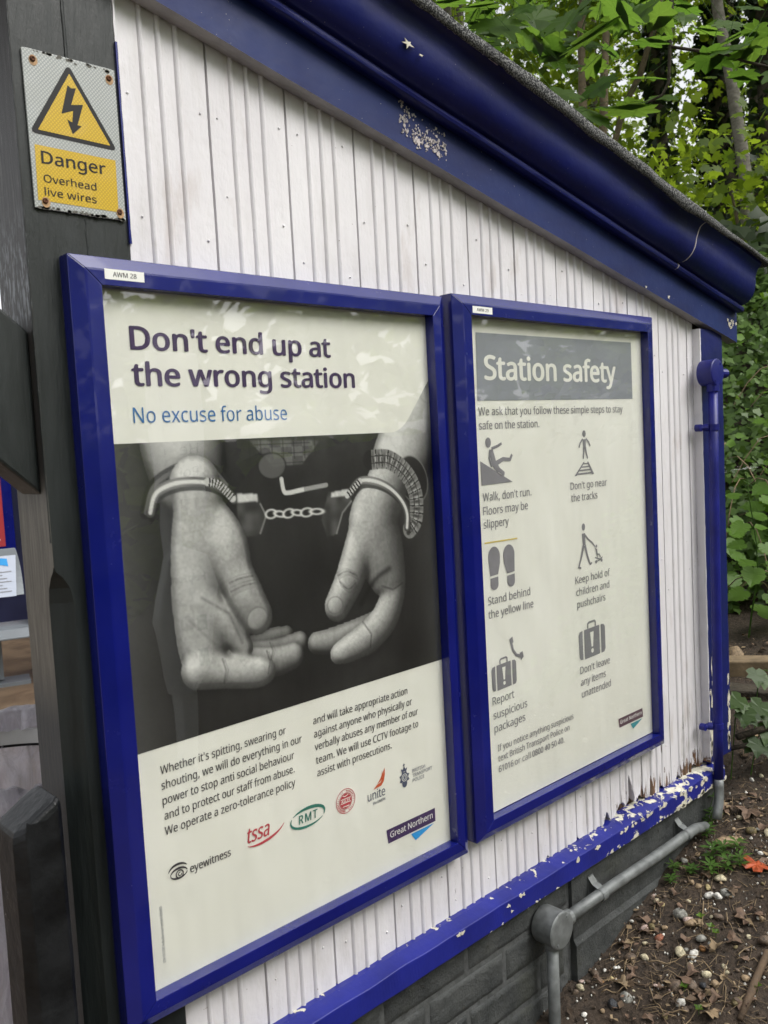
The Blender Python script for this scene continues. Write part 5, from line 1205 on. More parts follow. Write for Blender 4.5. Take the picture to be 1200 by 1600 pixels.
def leaf_obj(x, y, s, mat, label, group, rot=None, lobes=5, name='dead_leaf', z=None, tilt=(0, 0), curl=.25):
    n = lobes; pts = [(0, 0, 0)]; ring = []
    for k in range(n * 4):
        a = 2 * math.pi * k / (n * 4); r_ = .5 * (.55 + .45 * abs(math.cos(a * n / 2)) ** .8) * (1 + .12 * R.uniform(-1, 1)) if lobes > 2 else .5 * (.35 + .65 * abs(math.cos(a))) 
        ring.append((r_ * math.cos(a), r_ * math.sin(a) * (.9 if lobes > 2 else .8), curl * r_ * r_ * 2 * math.cos(a * 2 + x * 9) + .10 * r_ * R.uniform(-1, 1)))
    m_ = len(ring); V_ = [(0, 0, .02)] + ring + [(p[0], p[1], p[2] - .02) for p in ring] + [(0, 0, 0)]
    F_ = [(0, 1 + k, 1 + (k + 1) % m_) for k in range(m_)] + [(1 + k, 1 + m_ + k, 1 + m_ + (k + 1) % m_, 1 + (k + 1) % m_) for k in range(m_)] + [(1 + 2 * m_, 1 + m_ + (k + 1) % m_, 1 + m_ + k) for k in range(m_)]
    o = MB().add(V_, F_).build(name, mat); o.scale = (s, s, s); o.location = (x, y, (soil_h(x, y) + .009 + .04 * s) if z is None else z); o.rotation_euler = (tilt[0] + R.uniform(-.25, .25), tilt[1] + R.uniform(-.25, .25), R.uniform(0, 6.3) if rot is None else rot)
    return tag(o, label, 'leaf', group)
leaf_obj(1.499, -.183, .075, M['redleaf'], 'bright orange-red fallen maple leaf by the weeds', None, name='red_leaf', curl=.1)
leaf_obj(1.687, -.081, .075, M['deadleaf'], 'largest crumpled brown leaf below the bare pipe end', None); leaf_obj(1.676, -.02, .05, M['deadleaf'], 'dark brown leaf curled up right beside the bare pipe end', None)
for x, y, s in ((1.332, -.218, .05), (1.351, -.251, .045), (1.10, -.20, .05)): leaf_obj(x, y, s, M['deadleaf'], 'reddish brown fallen leaf among the stones', 'brown leaves among the stones', lobes=2)
for k in range(190):
    x = R.uniform(.98, 3.0); y = -abs(R.gauss(0, .28)) - .03 if x < 1.8 else R.uniform(-.7, .5)
    leaf_obj(x, y, R.uniform(.015, .04), R.choice([M['deadleaf'], M['deadleaf'], M['twig'], M['straw']]), 'small dry leaf fragment lying on the soil', 'dry leaf fragments on the soil', lobes=R.choice([2, 2, 3, 5]), curl=.5)
# old timbers at the foot of the bank
def beam(a, b, w_, h_, mat, name, label, cat, bev=.006):
    a, b = Vector(a), Vector(b); d = (b - a).normalized(); s_ = d.cross(Vector((0, 0, 1))).normalized() * w_ / 2; u = Vector((0, 0, h_ / 2)); rings = []
    for k in range(13):
        p = a.lerp(b, k / 12); e = lambda q: 1 + .10 * fnoise(k * .7, q)
        rings.append([p - s_ * e(1) - u * e(2), p + s_ * e(3) - u * e(4), p + s_ * e(5) + u * e(6), p - s_ * e(7) + u * e(8)])
    return tag(MB().loft(rings).build(name, mat, bevel=bev), label, cat)
beam((2.36, .30, -1.075), (2.62, -.35, -1.03), .09, .075, M['palewood'], 'timber_offcut', 'pale cut timber end lying at the foot of the ivy bank', 'timber')
beam((2.22, .34, -1.145), (2.50, -.45, -1.13), .12, .085, M['darkbark'], 'old_sleeper', 'dark rotten timber edging under the pale offcut', 'timber')
put_stone(2.46, .31, .09, 'tan', 'rough brown lump of rotten stump behind the corner board', name='stump_lump', cat='stump', k=2)
for a, b, r_ in (((1.80, .0, -1.105), (2.1, -.22, -1.05), .010), ((1.79, .02, -1.14), (2.0, -.20, -1.11), .007)):
    tag(MB().tube([a, tuple((Vector(a) + Vector(b)) / 2 + Vector((0, 0, .012))), b], [r_, r_ * .9, r_ * .7], 8).build('fallen_branch', M['darkbark'], smooth=True), 'thicker dark fallen branch right of the corner pipe' if r_ > .008 else 'thinner dark fallen branch under the thicker one, right of the corner pipe', 'branch')

# ------------------------------------------------------------------ small weeds (whorled leaves) and seedlings
def weed(x, y, h, label, whorls=3, r=.028, mat='weed', group=None, lean=0, z0=None):
    z = soil_h(x, y) if z0 is None else z0; t_ = thing('weed', label, 'weed', (x, y, z), group); mb = MB(); st = []
    for k in range(6): st.append((x + lean * (k / 5) ** 2, y - .3 * lean * (k / 5), z + h * k / 5))
    MB().tube(st, [.0011] * 6, 5).build('stem', M['weed'], t_)
    for wv in range(whorls):
        f_ = (wv + 1) / whorls; px, py, pz = x + lean * f_ ** 2, y - .3 * lean * f_, z + h * f_; n = 7; rr = r * (.7 + .3 * f_) if whorls > 1 else r
        for k in range(n):
            a = 2 * math.pi * k / n + wv + R.uniform(-.2, .2); L = rr * R.uniform(.75, 1.15); w_ = L * .17; u, v = math.cos(a), math.sin(a); up = R.uniform(-.1, .45)
            mb.add([(px, py, pz), (px + u * L * .5 - v * w_, py + v * L * .5 + u * w_, pz + up * L * .45), (px + u * L, py + v * L, pz + up * L * .7), (px + u * L * .5 + v * w_, py + v * L * .5 - u * w_, pz + up * L * .45)], [(0, 1, 2, 3)])
    mb.build('leaves', M[mat], t_); return t_
for i, (x, y, h, l, r_) in enumerate([(1.625, .002, .06, .02, .030), (1.60, -.012, .035, .01, .034), (1.551, -.031, .03, .0, .034), (1.36, -.05 + .02, .02, 0, .022), (1.395, .0 - .02, .02, 0, .022), (1.466, -.081, .035, .01, .034), (1.50, -.10, .03, 0, .030), (1.452, -.128, .03, .01, .032), (1.43, -.10, .025, 0, .03), (1.41, -.06, .02, 0, .028), (1.53, -.12, .03, 0, .03), (1.48, -.15, .03, 0, .03)]):
    weed(x, y, h, 'small green weed with whorls of narrow leaves near the corner pipe', 2, r_, group='narrow-leaved weeds by the corner', lean=l)
for x, y in ((1.281, -.147), (1.262, -.180), (1.250, -.198), (1.079, -.212), (1.044, -.261), (1.16, -.33)):
    z = soil_h(x, y); t_ = thing('seedling', 'tiny bright green seedling with rounded leaves among the stones', 'seedling', (x, y, z), 'seedlings among the stones'); mb = MB()
    for k in range(4):
        a = k * 1.57 + x * 30; L = .011; u, v = math.cos(a), math.sin(a)
        mb.add([(x, y, z + .012), (x + u * L * .5 - v * L * .4, y + v * L * .5 + u * L * .4, z + .018), (x + u * L, y + v * L, z + .018), (x + u * L * .5 + v * L * .4, y + v * L * .5 - u * L * .4, z + .018)], [(0, 1, 2, 3)])
    mb.build('leaves', M['herb'], t_); MB().tube([(x, y, z), (x, y, z + .013)], .0008, 5).build('stem', M['weed'], t_)

# ------------------------------------------------------------------ leaf shapes used for the nearer plants
def lobed_leaf(kind):
    if kind == 'maple':
        A = [(0, 0), (.10, -.10), (.34, -.14), (.30, .02), (.56, .10), (.66, .20), (.50, .30), (.62, .52), (.44, .50), (.30, .44), (.34, .62), (.26, .80), (.14, .76), (.10, .92), (0, 1.08)]
    elif kind == 'ivy':
        A = [(0, 0), (.16, -.14), (.36, -.06), (.54, .10), (.42, .28), (.56, .50), (.30, .56), (.20, .72), (0, 1.02)]
    else:                                              # heart shaped, toothed
        A = [(0, .06), (.12, -.06), (.30, -.04), (.44, .10), (.40, .20), (.50, .30), (.42, .40), (.44, .52), (.32, .60), (.30, .72), (.16, .80), (0, 1.0)]
    P = A + [(-x, y) for x, y in A[-2:0:-1]]
    n = len(P); V_ = []; c = (0, .30)
    for x, y in P: V_.append((x, y, -.10 * (x * x) * 2 + .05 * abs(x) - .10 * max(0, y - .4) ** 2 * 2))
    V_ += [(0, .30, -.03), (0, .62, -.045)]
    F_ = []
    for k in range(n):
        a, b = k, (k + 1) % n
        F_.append((n + 1 if P[a][1] + P[b][1] > 1.0 else n, a, b))
    half = len(A) - 1
    # stitch the fan switches
    for k in range(n):
        a, b = k, (k + 1) % n; c_ = (b + 1) % n
        s1_ = P[a][1] + P[b][1] > 1.0; s2_ = P[b][1] + P[c_][1] > 1.0
        if s1_ != s2_: F_.append((n, n + 1, b) if s2_ else (n + 1, n, b))
    me = bpy.data.meshes.new(kind + '_leaf'); me.from_pydata(V_, [], F_); me.update(); return me
LM = {k: lobed_leaf(k) for k in ('maple', 'ivy', 'herb')}
for k in LM: LM[k].materials.append(M[{'maple': 'maple', 'ivy': 'ivy', 'herb': 'herb'}[k]])
def put_leaf(parent, kind, p, s, nrm, tipdir, name='leaf', matk=None):
    me = LM[kind]
    if matk:
        key = kind + matk
        if key not in LM: LM[key] = LM[kind].copy(); LM[key].materials.clear(); LM[key].materials.append(M[matk])
        me = LM[key]
    o = bpy.data.objects.new(name, me); C.objects.link(o); o.parent = parent
    z = Vector(nrm).normalized(); y = Vector(tipdir); y = (y - z * y.dot(z)).normalized(); x = y.cross(z)
    o.matrix_local = Matrix.Translation(Vector(p) - ORG[parent.name]) @ Matrix((x, y, z)).transposed().to_4x4() @ Matrix.Scale(s, 4); return o

# ivy sprigs at the foot of the corner
for (x, y, z, lab, n) in ((1.80, .02, -1.03, 'pale veined ivy sprig hanging at the right of the corner pipe foot', 7), (1.84, -.02, -1.13, 'lower ivy sprig on the soil right of the corner pipe foot', 8), (2.02, .05, -.99, 'ivy sprig trailing over the pale timber offcut', 7)):
    t_ = thing('ivy_sprig', lab, 'ivy', (x, y, z)); pts = [(x + .02 * k, y - .012 * k, z + .02 * math.sin(k)) for k in range(n)]
    MB().tube([(px, py, soil_h(px, py) + .01 if k == 0 else pz) for k, (px, py, pz) in enumerate(pts)], .0018, 5).build('stem', M['weed'], t_)
    for k, p in enumerate(pts): put_leaf(t_, 'ivy', (p[0] + R.uniform(-.02, .02), p[1] - .01, p[2] + R.uniform(-.02, .03)), R.uniform(.045, .062), (-.6 + R.uniform(-.3, .3), -.6, .7), (R.uniform(-1, 1), R.uniform(-.5, .5), -.7), matk='ivy')
# garlic mustard: heart shaped leaves and white flower heads
for j, (x, y, h, lab) in enumerate([(2.60, .30, .62, 'tall heart-leaved herb with white flowers in front of the ivy bank, nearest the corner'), (2.74, .10, .50, 'heart-leaved herb with white flowers at the right edge of the picture'), (2.80, .52, .55, 'heart-leaved herb half hidden behind the corner board'), (3.05, .40, .62, 'heart-leaved herb growing higher up the ivy bank')]):
    z = soil_h(x, y); t_ = thing('heart_leaved_herb', lab, 'herb', (x, y, z), 'heart-leaved herbs before the ivy bank')
    stem = [(x + .02 * math.sin(k * .9 + j), y + .02 * math.cos(k * .8), z + h * k / 7) for k in range(8)]
    MB().tube(stem, [.0035 - .0003 * k for k in range(8)], 6).build('stem', M['weed'], t_)
    for k in range(12):
        f_ = .25 + .75 * k / 12; p = stem[min(7, int(f_ * 7))]; a = k * 2.4 + j; s = .105 - .045 * f_ + R.uniform(-.015, .015); u = Vector((math.cos(a), math.sin(a), R.uniform(-.2, .2)))
        b = Vector(p) + u * .04; put_leaf(t_, 'herb', b, s, (-.35 + .2 * u.x, -.35 + .2 * u.y, .8), (u.x - .2, u.y - .2, -.35))
    fm = MB()
    for k in range(16):
        a = k * 2.4; q_ = .004 * k ** .6; cx_, cy_, cz_ = stem[-1][0] + q_ * math.cos(a) * 2, stem[-1][1] + q_ * math.sin(a) * 2, stem[-1][2] + .012 + R.uniform(-.006, .006)
        for m_ in range(4): b = m_ * 1.57 + a; fm.add([(cx_, cy_, cz_), (cx_ + .006 * math.cos(b - .4), cy_ + .006 * math.sin(b - .4), cz_ + .001), (cx_ + .0085 * math.cos(b), cy_ + .0085 * math.sin(b), cz_ + .001), (cx_ + .006 * math.cos(b + .4), cy_ + .006 * math.sin(b + .4), cz_ + .001)], [(0, 1, 2, 3)])
    fm.build('flower_head', M['white'], t_)

# ------------------------------------------------------------------ ivy covered bank
def bankfn(x0, x1, y0, y1, lift):
    def fn(rg, n):
        x = rg.uniform(x0, x1, n); y = rg.uniform(y0, y1, n); foot = 2.85 + np.maximum(0, y - 2.2) * 1.3
        keep = (x > foot - .22 + .25 * np.sin(y * 5)) ; x, y = x[keep], y[keep]
        z = np.array([soil_h(a, b) for a, b in zip(x, y)]) + rg.random(len(x)) ** 2 * lift
        cl = np.sin(x * 9) * np.sin(y * 8 + x * 3)
        return np.stack([x - lift * .3 * rg.random(len(x)), y, z], 1), rg.uniform(.55, 1.25, len(x)) * (1 + .15 * cl)
    return fn
V, F, val = leafcloud(42000, bankfn(2.40, 4.9, -1.6, 2.6, .15), .043, 5, nrm=(-.62, -.30, .62), shape='ivy')
tag(fastmesh('ivy_carpet', V, F, val, M['ivy']), 'dense ivy leaves covering the steep bank right of the shelter', 'ivy', kind='stuff')
V, F, val = leafcloud(1500, bankfn(2.45, 4.9, -1.6, 2.6, .24), .062, 6, nrm=(-.5, -.35, .75), shape='leaf')
tag(fastmesh('bramble_leaves', V, F, val, M['herb']), 'brighter nettle and bramble leaves among the ivy on the bank', 'undergrowth', kind='stuff')
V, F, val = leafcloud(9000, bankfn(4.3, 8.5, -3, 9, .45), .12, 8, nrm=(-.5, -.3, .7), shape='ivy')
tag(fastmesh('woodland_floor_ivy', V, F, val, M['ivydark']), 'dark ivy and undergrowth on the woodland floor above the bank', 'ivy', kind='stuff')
mb = MB()
for k in range(60):
    x = R.uniform(2.6, 3.6); y = R.uniform(-.6, .9); z = soil_h(x, y); a = R.uniform(0, 6.3)
    mb.tube([(x + .25 * q_ * math.cos(a), y + .25 * q_ * math.sin(a), soil_h(x + .25 * q_ * math.cos(a), y + .25 * q_ * math.sin(a)) + .12 + .10 * math.sin(q_ * 3)) for q_ in (0, .25, .5, .75, 1)], .0022, 4)
tag(mb.build('dry_stems', M['straw']), 'dry pale stems tangled in the ivy on the bank', 'stems', kind='stuff')

# ------------------------------------------------------------------ trees
def tree(name, label, path, r0, r1, bark, crown, n, size, mat='wood_leaf', limbs=(), ivy=0, group='trees on the bank behind the shelter', seed=0, leafshape='maple'):
    base = list(path[-1]); g = soil_h(base[0], base[1]) - .1
    if base[2] > g: path = list(path) + [(base[0], base[1], g)]
    t_ = thing(name, label, 'tree', (path[-1][0], path[-1][1], g), group); m_ = len(path)
    # refine the path so the bark can be uneven
    pts = []; rad = []
    for i in range(m_ - 1):
        for k in range(6): f_ = k / 6; p = Vector(path[i]).lerp(Vector(path[i + 1]), f_); u = (i + f_) / (m_ - 1); pts.append(p + Vector((.012 * fnoise(p.z * 2, seed), .012 * fnoise(p.z * 2, seed + 5), 0))); rad.append((r1 + (r0 - r1) * u) * (1 + .10 * fnoise(p.z * 4, seed + 2)))
    pts.append(Vector(path[-1])); rad.append(r0 * 1.25)
    MB().tube(pts, rad, 12).build('trunk', M[bark], t_, smooth=True)
    for a, b, r_ in limbs: 
        mid = [Vector(a).lerp(Vector(b), k / 5) + Vector((.05 * fnoise(k, r_ * 90), .05 * fnoise(k, r_ * 70 + 4), .06 * math.sin(k * .6))) for k in range(6)]
        MB().tube(mid, [r_ * (1 - .13 * k) for k in range(6)], 8).build('limb', M[bark], t_, smooth=True)
    if n:
        V, F, val = leafcloud(n, blobs(crown), size, 100 + seed, shape=leafshape); fastmesh('crown', V, F, val, M[mat], t_)
    if ivy:
        def fn(rg, n_):
            i = rg.integers(0, len(pts) - 1, n_); f_ = rg.random(n_)[:, None]; A = np.array([tuple(p) for p in pts]); P_ = A[i] * (1 - f_) + A[i + 1] * f_
            a = rg.uniform(0, 6.3, n_); rr = (np.array(rad)[i] + .015) * (1 + .9 * rg.random(n_) ** 1.5); return P_ + np.stack([np.cos(a) * rr, np.sin(a) * rr, rg.uniform(-.05, .05, n_)], 1), rg.uniform(.6, 1.2, n_)
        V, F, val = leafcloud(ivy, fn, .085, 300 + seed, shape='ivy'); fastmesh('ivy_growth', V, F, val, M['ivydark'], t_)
    return t_
def cl(x, y, z, r, n, sp, seed):
    rr = random.Random(seed); return [(x + rr.gauss(0, sp), y + rr.gauss(0, sp), z + rr.gauss(0, sp * .8), r * rr.uniform(.5, 1.1)) for _ in range(n)]
tree('slender_tree', 'slender grey-barked tree leaning left, right of the roof end', [(5.72, 2.02, 4.6), (5.79, 1.92, 3.13), (5.8, 1.89, 2.86), (5.82, 1.85, 2.51), (5.84, 1.81, 2.17), (5.86, 1.77, 1.84), (5.87, 1.74, 1.52), (5.87, 1.74, 1.13)], .050, .036, 'bark', cl(5.7, 2.0, 5.1, .8, 12, .7, 1), 1500, .085, limbs=[((5.80, 1.89, 2.86), (5.3, 2.2, 3.4), .014)], seed=1)
tree('ivy_clad_tree', 'dark ivy-clad tree in the middle of the wood above the roof', [(6.85, 3.05, 5.2), (6.89, 3.05, 4.08), (6.9, 3.03, 3.64), (6.92, 3.0, 3.08), (6.93, 2.99, 2.51), (6.93, 2.97, 1.94), (6.94, 2.97, 1.37)], .085, .05, 'darkbark', cl(6.9, 3.2, 4.6, 1., 16, .9, 2), 3000, .085, ivy=900, seed=2, limbs=[((6.9, 3.03, 3.4), (6.2, 3.5, 4.2), .03)])
tree('ivy_clad_tree', 'widest ivy-clad tree, just behind the slender grey trunk', [(7.6, 2.7, 5.4), (7.65, 2.66, 4.17), (7.63, 2.7, 3.73), (7.61, 2.75, 3.16), (7.61, 2.75, 2.58), (7.63, 2.71, 1.99), (7.63, 2.7, 1.27)], .14, .09, 'darkbark', cl(7.8, 2.7, 4.8, 1.1, 16, 1., 3), 3000, .085, ivy=1700, seed=3)
tree('ivy_clad_tree', 'ivy-clad tree cut by the right edge of the picture', [(6.8, 2.1, 5.0), (6.83, 2.05, 3.62), (6.84, 2.01, 3.22), (6.85, 2.0, 2.71), (6.85, 1.99, 1.95), (6.86, 1.98, 1.17)], .075, .05, 'darkbark', cl(7.0, 1.7, 4.3, 1., 14, .9, 4), 2000, .085, ivy=700, seed=4)
tree('young_tree', 'young brown-stemmed tree on the left, seen above the roof edge', [(4.95, 2.42, 4.2), (4.93, 2.43, 3.02), (4.91, 2.46, 2.6), (4.91, 2.47, 2.25), (4.91, 2.46, 1.68)], .032, .022, 'brownbark', cl(4.7, 2.9, 3.6, .6, 12, .6, 5), 1100, .085, seed=5)
tree('young_tree', 'young brown-stemmed tree just right of the leftmost one', [(5.06, 2.22, 4.1), (5.03, 2.28, 2.95), (5.0, 2.32, 2.53), (4.99, 2.34, 2.18), (4.97, 2.37, 1.49)], .032, .024, 'brownbark', cl(5.4, 2.6, 3.9, .6, 12, .6, 6), 1100, .085, seed=6)
tree('leaning_tree', 'thin trunk leaning to the right between the young trees and the ivy-clad ones', [(6.3, 2.2, 4.3), (6.06, 2.49, 3.07), (5.98, 2.63, 2.61), (5.92, 2.74, 2.41), (5.84, 2.86, 1.95)], .028, .02, 'brownbark', cl(6.3, 2.4, 4.1, .6, 10, .5, 7), 1300, .085, seed=7)
# trees further back: each a trunk with its own crown, layered so that chinks of sky stay open
far = [(9.5, 3.2, 5.2, .10), (9.0, 5.0, 5.4, .12), (8.2, 6.6, 5.6, .10), (7.0, 5.4, 5.0, .09), (10.8, 4.2, 6., .13), (11.5, 2.4, 6., .12), (9.6, 7.6, 6.2, .12), (6.6, 7.6, 6., .1), (12.5, 6.0, 7., .13), (8.6, 1.6, 5., .1), (5.4, 4.6, 4.4, .08), (10.2, 0.6, 5.4, .1)]
for i, (x, y, h, r_) in enumerate(far):
    cr = cl(x, y, 2.1, .75, 16, .95, 40 + i) + cl(x, y, 3.6, .95, 16, 1.1, 60 + i) + cl(x, y, 5.2, 1.1, 12, 1.3, 80 + i)
    tree('woodland_tree', 'leafy woodland tree standing further back behind the nearer trunks', [(x + .1, y, h + 1.4), (x, y, h), (x + .05, y + .05, 3.2), (x, y, 2.0), (x, y, 1.)], r_, r_ * .5, 'darkbark', cr, 3000, .072, seed=10 + i, group='woodland trees further back')
# low shrubs filling the view just above the roof edge and the ivy crest
for i, (x, y, z, r_) in enumerate([(5.2, 1.5, 1.3, .55), (5.7, 2.6, 1.6, .6), (6.2, 3.5, 1.7, .7), (5.0, 3.4, 1.4, .6), (6.8, 4.6, 2.0, .8), (6.3, 1.1, 1.5, .6), (7.6, 3.4, 2., .8), (8.4, 5.2, 2.2, .9), (6.0, 5.8, 2.1, .8), (5.3, .6, 1.0, .5)]):
    t_ = thing('shrub', ['leafy shrub behind the roof edge, between the two thin young trunks', 'leafy shrub just above the lower half of the roof edge', 'leafy shrub under the leaning thin trunk', 'leafy shrub behind the roof edge on the far left of the wood', 'leafy shrub in the gap left of the middle ivy-clad trunk', 'leafy shrub at the foot of the slender grey tree', 'leafy shrub at the foot of the widest ivy-clad tree', 'leafy shrub deepest in the wood, left of the ivy-clad trunks', 'leafy shrub in the background left of the young trunks', 'lowest leafy shrub, just above the roof end on the ivy crest'][i], 'shrub', (x, y, soil_h(x, y)), 'shrubs under the trees')
    MB().tube([(x, y, soil_h(x, y) - .05), (x + .05, y, (z + soil_h(x, y)) / 2), (x, y + .04, z)], [.02, .016, .008], 6).build('stem', M['brownbark'], t_)
    V, F, val = leafcloud(420, blobs(cl(x, y, z, r_, 12, r_ * .6, 90 + i)), .085, 400 + i, shape='maple'); fastmesh('foliage', V, F, val, M['wood_leaf'], t_)

# near maple boughs hanging in over the roof, every leaf its own part
mbough = thing('maple_bough', 'near maple bough with large bright leaves hanging in over the roof from above', 'bough', (2.2, .7, 1.9))
twigs = [[(2.47, .52, 1.9), (2.47, .52, 1.44), (2.46, .53, 1.28), (2.47, .50, 1.14), (2.52, .40, 1.10), (2.55, .34, 1.08), (2.58, .28, 1.04), (2.63, .16, .98)], [(2.48, .49, 1.39), (2.48, .50, 1.21), (2.47, .50, 1.14), (2.47, .51, 1.02), (2.46, .53, .98), (2.43, .57, .96)],
         [(2.7, .9, 2.1), (2.35, .75, 1.70), (2.05, .78, 1.42), (1.85, .85, 1.25)], [(2.35, .75, 1.70), (2.15, .60, 1.45), (2.05, .50, 1.25)], [(2.05, .78, 1.42), (1.90, 1.0, 1.38), (1.75, 1.1, 1.30)], [(2.7, .9, 2.1), (2.5, .6, 1.62), (2.3, .5, 1.38), (2.2, .42, 1.24)]]
for tw in twigs: MB().tube(tw, [.007 * (1 - .7 * k / len(tw)) + .0015 for k in range(len(tw))], 7).build('branch', M['darkbark'], mbough, smooth=True)
LV = [(1.979,0.552,1.154,0.17),(1.937,0.432,1.098,0.153),(2.062,0.417,1.097,0.136),(2.01,0.504,1.055,0.181),(2.033,0.651,1.178,0.141),(2.162,0.444,1.044,0.129),(2.077,0.763,1.159,0.145),(2.033,0.824,1.201,0.169),(2.077,0.932,1.187,0.137),(1.894,0.84,1.2,0.164),(1.861,0.881,1.238,0.129),(1.911,0.977,1.203,0.121),(2.252,0.862,1.162,0.116),(2.145,0.664,1.141,0.121),(2.035,0.985,1.228,0.137),(2.054,0.795,1.261,0.145),(1.798,0.955,1.259,0.117),(2.477,0.494,1.235,0.116),(2.596,0.481,1.286,0.106),(2.359,0.502,1.247,0.125),(2.801,0.935,1.12,0.177),(2.641,1.001,1.118,0.187),(2.607,1.053,1.204,0.158),(2.581,0.718,0.993,0.163),(2.62,0.65,1.265,0.15),(2.551,0.344,1.101,0.154),(2.519,0.411,1.095,0.128),(2.685,0.289,1.15,0.159),(2.605,0.222,1.071,0.128),(2.842,0.429,1.244,0.112),(2.855,0.4,1.12,0.098),(2.915,0.734,1.147,0.118),(2.762,0.998,1.249,0.147),(2.738,1.215,1.152,0.151),(2.868,0.821,1.241,0.133),(1.98,0.87,1.447,0.073),(2.705,1.119,1.496,0.081),(2.145,0.528,1.28,0.081),(2.704,0.279,1.202,0.085),(2.431,0.568,1.257,0.1),(2.201,1.34,1.434,0.085),(3.013,0.436,1.414,0.091),(2.389,0.584,1.309,0.111),(1.928,1.164,1.584,0.097),(2.192,0.655,1.309,0.091),(2.134,1.064,1.325,0.107),(1.989,0.75,1.238,0.073),(2.044,0.949,1.194,0.087),(2.43,1.349,1.61,0.115),(2.26,1.008,1.319,0.117),(2.944,1.185,1.885,0.087),(2.336,1.613,1.919,0.088),(2.28,1.01,1.54,0.08),(2.296,1.467,1.836,0.077),(2.551,1.758,1.788,0.076),(3.039,1.094,1.507,0.094),(2.233,1.065,1.464,0.082),(2.066,0.909,1.429,0.113),(2.277,1.286,1.666,0.12),(2.728,1.139,1.37,0.107),(2.899,1.059,1.84,0.115),(3.158,0.473,1.545,0.111),(2.302,0.643,1.203,0.116),(3.202,0.442,1.603,0.072),(2.557,0.25,1.305,0.078),(2.564,0.629,1.358,0.07),(3.324,0.736,1.564,0.08),(2.833,0.716,1.534,0.096),(2.096,1.351,1.729,0.113),(2.879,0.844,1.716,0.096),(1.718,1.046,1.212,0.097),(2.161,0.783,1.155,0.094),(3.428,0.518,1.781,0.096),(2.035,0.613,1.133,0.114),(2.194,1.117,1.507,0.11),(1.909,0.948,1.108,0.095),(2.597,1.159,1.583,0.07),(2.576,1.197,1.547,0.094),(2.023,1.196,1.5,0.108),(2.853,0.262,1.227,0.116),(2.861,1.105,1.386,0.109),(2.687,0.732,1.452,0.103),(2.493,1.482,1.894,0.079),(2.52,0.62,1.523,0.103),(1.917,0.685,1.263,0.117),(2.619,0.374,1.221,0.099),(2.781,0.991,1.563,0.118),(2.408,1.464,1.541,0.101),(2.392,0.589,1.216,0.082),(2.768,1.307,1.668,0.09),(2.352,0.883,1.227,0.071),(2.359,1.28,1.518,0.088),(2.846,0.276,1.203,0.075),(2.697,1.39,1.796,0.109),(2.634,1.574,1.889,0.078),(2.7,0.47,1.237,0.096),(2.064,1.074,1.567,0.076),(2.47,1.656,1.43,0.105),(3.114,0.766,1.551,0.098),(1.823,0.897,1.081,0.078),(3.35,0.634,1.716,0.086),(2.804,1.21,1.687,0.071),(3.362,0.501,1.72,0.082),(2.235,0.561,1.255,0.111),(2.926,0.276,1.293,0.112),(3.373,0.718,1.568,0.085),(2.648,0.678,1.48,0.115),(3.205,1.002,1.762,0.114),(3.043,0.333,1.445,0.097),(2.146,0.444,1.257,0.109),(3.334,0.577,1.442,0.095),(2.171,1.505,1.387,0.071),(2.717,1.208,1.541,0.085),(2.345,0.895,1.334,0.119),(3.196,0.774,1.383,0.105),(2.863,1.145,1.819,0.117),(2.455,1.182,1.393,0.112),(2.386,1.042,1.393,0.072),(1.978,0.829,1.326,0.108),(1.786,0.985,1.039,0.081),(2.632,1.654,1.861,0.078),(2.749,1.477,1.527,0.085),(2.13,0.481,1.152,0.112),(2.492,1.405,1.505,0.079),(2.119,1.029,1.595,0.119),(2.255,0.495,1.259,0.081),(2.578,0.192,0.98,0.115),(2.316,1.202,1.684,0.097),(2.664,1.164,1.55,0.072),(2.295,1.279,1.668,0.08),(3.254,1.03,1.797,0.08),(1.933,0.677,0.972,0.08),(2.021,1.262,1.511,0.077),(2.37,0.931,1.425,0.077),(2.028,1.3,1.409,0.076),(2.337,1.049,1.458,0.119),(2.645,0.846,1.618,0.1),(2.544,0.479,1.503,0.072),(2.082,1.048,1.471,0.102),(2.283,1.239,1.582,0.118),(2.242,0.578,1.288,0.094),(2.626,1.656,1.535,0.077),(3.251,0.873,1.587,0.074),(2.68,1.359,1.917,0.08),(2.966,1.147,1.791,0.114),(2.376,1.091,1.514,0.113),(2.802,1.147,1.385,0.118),(3.451,0.777,1.786,0.071),(2.012,1.327,1.561,0.075),(2.489,0.724,1.268,0.077),(2.027,1.16,1.267,0.084),(2.139,0.452,1.314,0.118),(2.154,1.169,1.302,0.085),(2.441,1.017,1.328,0.082),(2.872,0.812,1.683,0.099),(2.763,0.845,1.6,0.106),(2.093,0.829,1.377,0.094),(2.175,0.932,1.413,0.113),(1.716,0.907,0.991,0.113),(1.83,1.168,1.268,0.082),(2.505,0.452,1.356,0.073),(2.272,1.599,1.362,0.098),(2.53,0.144,1.214,0.088)]
rl = random.Random(8)
for x, y, z, s in LV:
    put_leaf(mbough, 'maple', (x, y, z), s, (rl.uniform(-.5, .5) - .1, rl.uniform(-.5, .3) - .1, .75 + rl.uniform(-.45, .2)), (rl.uniform(-.9, .6), rl.uniform(-.8, .6), -.35 - rl.random() * .8))
    if True:
        tw = min(twigs, key=lambda t_: min((Vector(p) - Vector((x, y, z))).length for p in t_)); b = min(tw, key=lambda p: (Vector(p) - Vector((x, y, z))).length)
mb = MB()
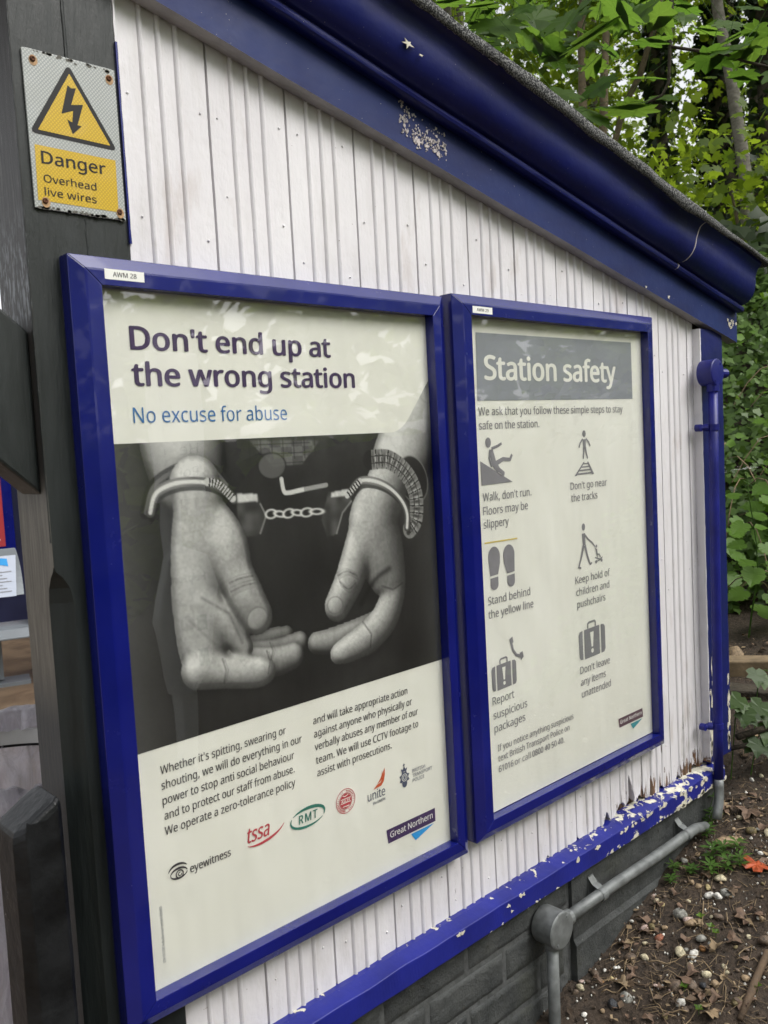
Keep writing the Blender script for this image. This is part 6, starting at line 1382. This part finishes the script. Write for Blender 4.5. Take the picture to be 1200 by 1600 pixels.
for x, y, z, s in LV:
    best = None
    for tw in twigs:
        for k in range(len(tw) - 1):
            for q_ in (0, .33, .66, 1): p = Vector(tw[k]).lerp(Vector(tw[k + 1]), q_); d = (p - Vector((x, y, z))).length; best = (d, p) if best is None or d < best[0] else best
    p0, p1_ = best[1], Vector((x, y, z)); mid = (p0 + p1_) / 2 + Vector((0, 0, .02)); mb.tube([p0, mid, p1_], .0011, 4)
mb.build('leaf_stalks', M['weed'], mbough)['kind'] = 'stuff'
